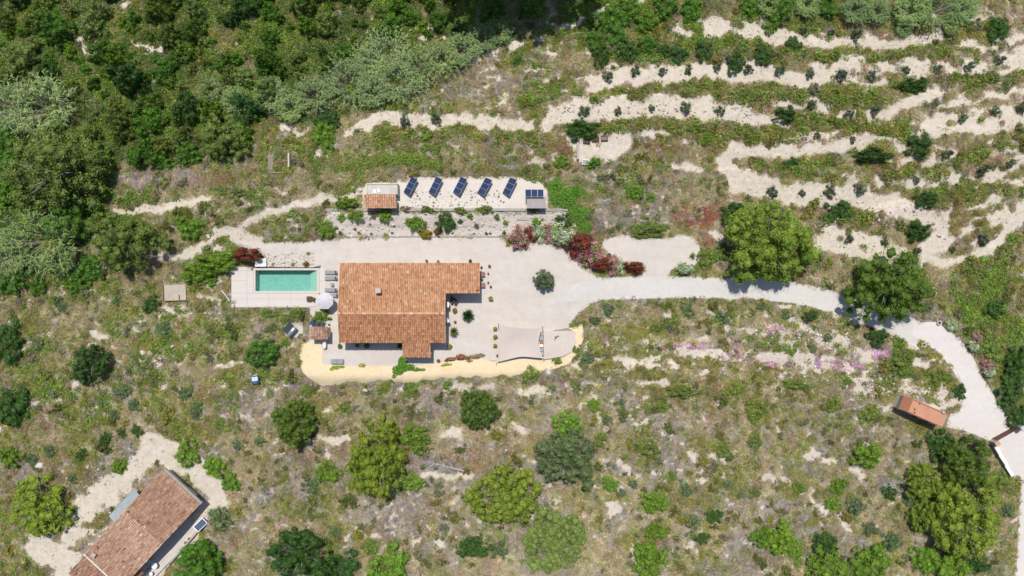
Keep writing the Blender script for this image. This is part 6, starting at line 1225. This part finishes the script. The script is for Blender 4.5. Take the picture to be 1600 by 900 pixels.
# thick and green cover stands higher
size = np.where(rd < 1.0, size*1.25, size); hgt = size*np.where(rd < 1.0, 1.35, 1)*np.where(tn == 'thick', .8, np.where(tn == 'green', 1.2, np.where(tn == 'twig', 1.0, .9)))
scl = np.stack([size, size*rg.uniform(.75, 1.2, n), hgt], 1); rot = rg.uniform(0, 6.28, n); PT = np.stack([X, Y, zz], 1)
isg = np.isin(tn, ['straw', 'brown', 'red', 'yellow']) | (np.isin(tn, ['olive']) & (rg.random(n) < .45)); ist = np.isin(tn, ['twig', 'mauve', 'silver']); ish = ~(isg | ist)
for nm, lab, cat, kd, mk in (('dry_grass', 'dry grass tufts spread over the slopes', 'grass', 'grass', isg), ('grey_scrub', 'grey twiggy scrub spread over the slopes', 'scrub', 'twig', ist), ('low_herbs', 'low green herbs and small leafy plants spread over the slopes', 'scrub', 'herb', ish)):
    scatter_object(nm, lab, cat, kd, PT[mk], rot[mk], scl[mk], bc[mk])

# small mounded shrubs, too many to count, growing in drifts between the bushes
Nm = 16000; xm = rg.uniform(-90, 90, Nm); ym = rg.uniform(-52, 52, Nm); zm = samp(zone, xm, ym); fm_ = np.zeros(Nm, bool)
for q in (YARD, ROAD1, ROAD2, OUTER_ROAD, RG, SB, ST_, PL([(355,410),(515,410),(515,486),(355,486)]), [tuple(p) for p in outer]+[tuple(p) for p in inner[::-1]], PL([(495,400),(765,400),(765,575),(495,575)]), PL([(100,880),(254,725),(340,785),(350,810),(240,915),(131,915)]), PL([(1398,636),(1415,608),(1492,645),(1474,678)]), PL([(250,435),(298,435),(298,477),(250,477)]), PL([(438,500),(478,498),(478,532),(438,532)]), PL([(900,210),(955,210),(955,260),(900,260)]), PL([(414,236),(482,236),(482,276),(414,276)])): fm_ |= sdist(q, xm, ym) > -.5
drift = fbm(xm, ym, 4.5, 4242, 3); pr_ = np.where(np.isin(zm, [6, 7]), .30, np.where(np.isin(zm, [9]), .5, .62))
km_ = (~fm_) & (samp(chalk, xm, ym) < .35) & (rg.random(Nm) < pr_*sstep(.38, .60, drift)); xm, ym, zm = xm[km_], ym[km_], zm[km_]; n_m = len(xm)
rm_ = np.exp(rg.normal(-.62, .34, n_m)).clip(.25, 1.15); pick = rg.random(n_m)*.6+vnoise(xm, ym, 7, 991)*.4
cm_ = np.array([(.215, .225, .045), (.285, .265, .055), (.18, .205, .055), (.125, .165, .042), (.22, .23, .135), (.30, .255, .19)])[np.digitize(pick, [.30, .45, .60, .72, .85])]
cm_ = np.clip(cm_*np.exp(rg.normal(0, .2, (n_m, 1))), .01, .8)
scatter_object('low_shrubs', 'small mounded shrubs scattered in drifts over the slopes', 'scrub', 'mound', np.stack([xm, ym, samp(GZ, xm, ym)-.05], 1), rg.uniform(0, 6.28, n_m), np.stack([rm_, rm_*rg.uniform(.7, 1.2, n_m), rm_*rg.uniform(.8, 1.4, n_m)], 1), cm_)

# ------------------------------------------------------------------ labels that single out each plant by its nearest landmark
LM = [('the swimming pool', 447, 438), ('the old farmhouse', 205, 815), ('the brown gate', 1566, 678), ('the terracotta roofed shed', 1445, 645), ('the leftmost solar array', 641, 290), ('the grey flat roof', 838, 316), ('the three planter boxes', 930, 219), ('the fallen dead pine', 695, 728),
      ('the top left corner', 0, 0), ('the top right corner', 1600, 0), ('the bottom right corner', 1600, 900), ('the bottom left corner', 0, 900), ('the middle of the bottom edge', 800, 900), ('the blue trough', 873, 200), ('the shade sail', 812, 535), ('the wooden platform', 274, 457), ('the compost pens', 450, 255),
      ('the yellow-green driveway pine', 1202, 380), ('the dark driveway pine', 1390, 450), ('the left edge midpoint', 0, 450), ('the right edge midpoint', 1600, 450), ('the middle of the top edge', 800, 0), ('the house chimney', 591, 454), ('the blue box tank', 401, 594), ('the lone dark left tree', 139, 568), ('the grey-green carob tree', 885, 715),
      ('the largest lower right pine', 1512, 805), ('the yard olive tree', 850, 437), ('the orange tiled hut', 594, 310), ('the amphora urn', 950, 400), ('the solar water heater', 457, 515), ('the round green pine', 460, 661), ('the lime green tree', 58, 792), ('the upper planter ring', 1466, 504), ('the big left tree', 82, 265), ('the thicket round tree', 350, 215), ('the pale flat pine', 866, 845)]
_o1 = ['', 'first', 'second', 'third', 'fourth', 'fifth', 'sixth', 'seventh', 'eighth', 'ninth', 'tenth', 'eleventh', 'twelfth', 'thirteenth', 'fourteenth', 'fifteenth', 'sixteenth', 'seventeenth', 'eighteenth', 'nineteenth']
def ow(k):
    k += 1
    return 'nearest' if k == 1 else (_o1[k] if k < 20 else ['twentieth', 'twenty-'+_o1[k % 10]][k % 10 > 0] if k < 30 else ['thirtieth', 'thirty-'+_o1[k % 10]][k % 10 > 0])+' nearest'
by = {}
for it in ITEMS: by.setdefault(it[1], []).append(it)
for desc, L in by.items():
    A = np.array([[it[3], it[4]] for it in L], float); Q = np.array([[l[1], l[2]] for l in LM], float); D = np.hypot(A[:, None, 0]-Q[None, :, 0], A[:, None, 1]-Q[None, :, 1]); rk = np.argsort(np.argsort(D, 0), 0)
    for i, it in enumerate(L):
        cost = D[i]*(1+.9*rk[i]); j = int(np.argmin(cost)); it[0]['label'] = '%s %s to %s' % (desc, ow(int(rk[i, j])), LM[j][0]) if len(L) > 1 else '%s near %s' % (desc, LM[j][0])
        it[0]['category'] = it[2]
        if len(L) > 1: it[0]['group'] = desc+' group'
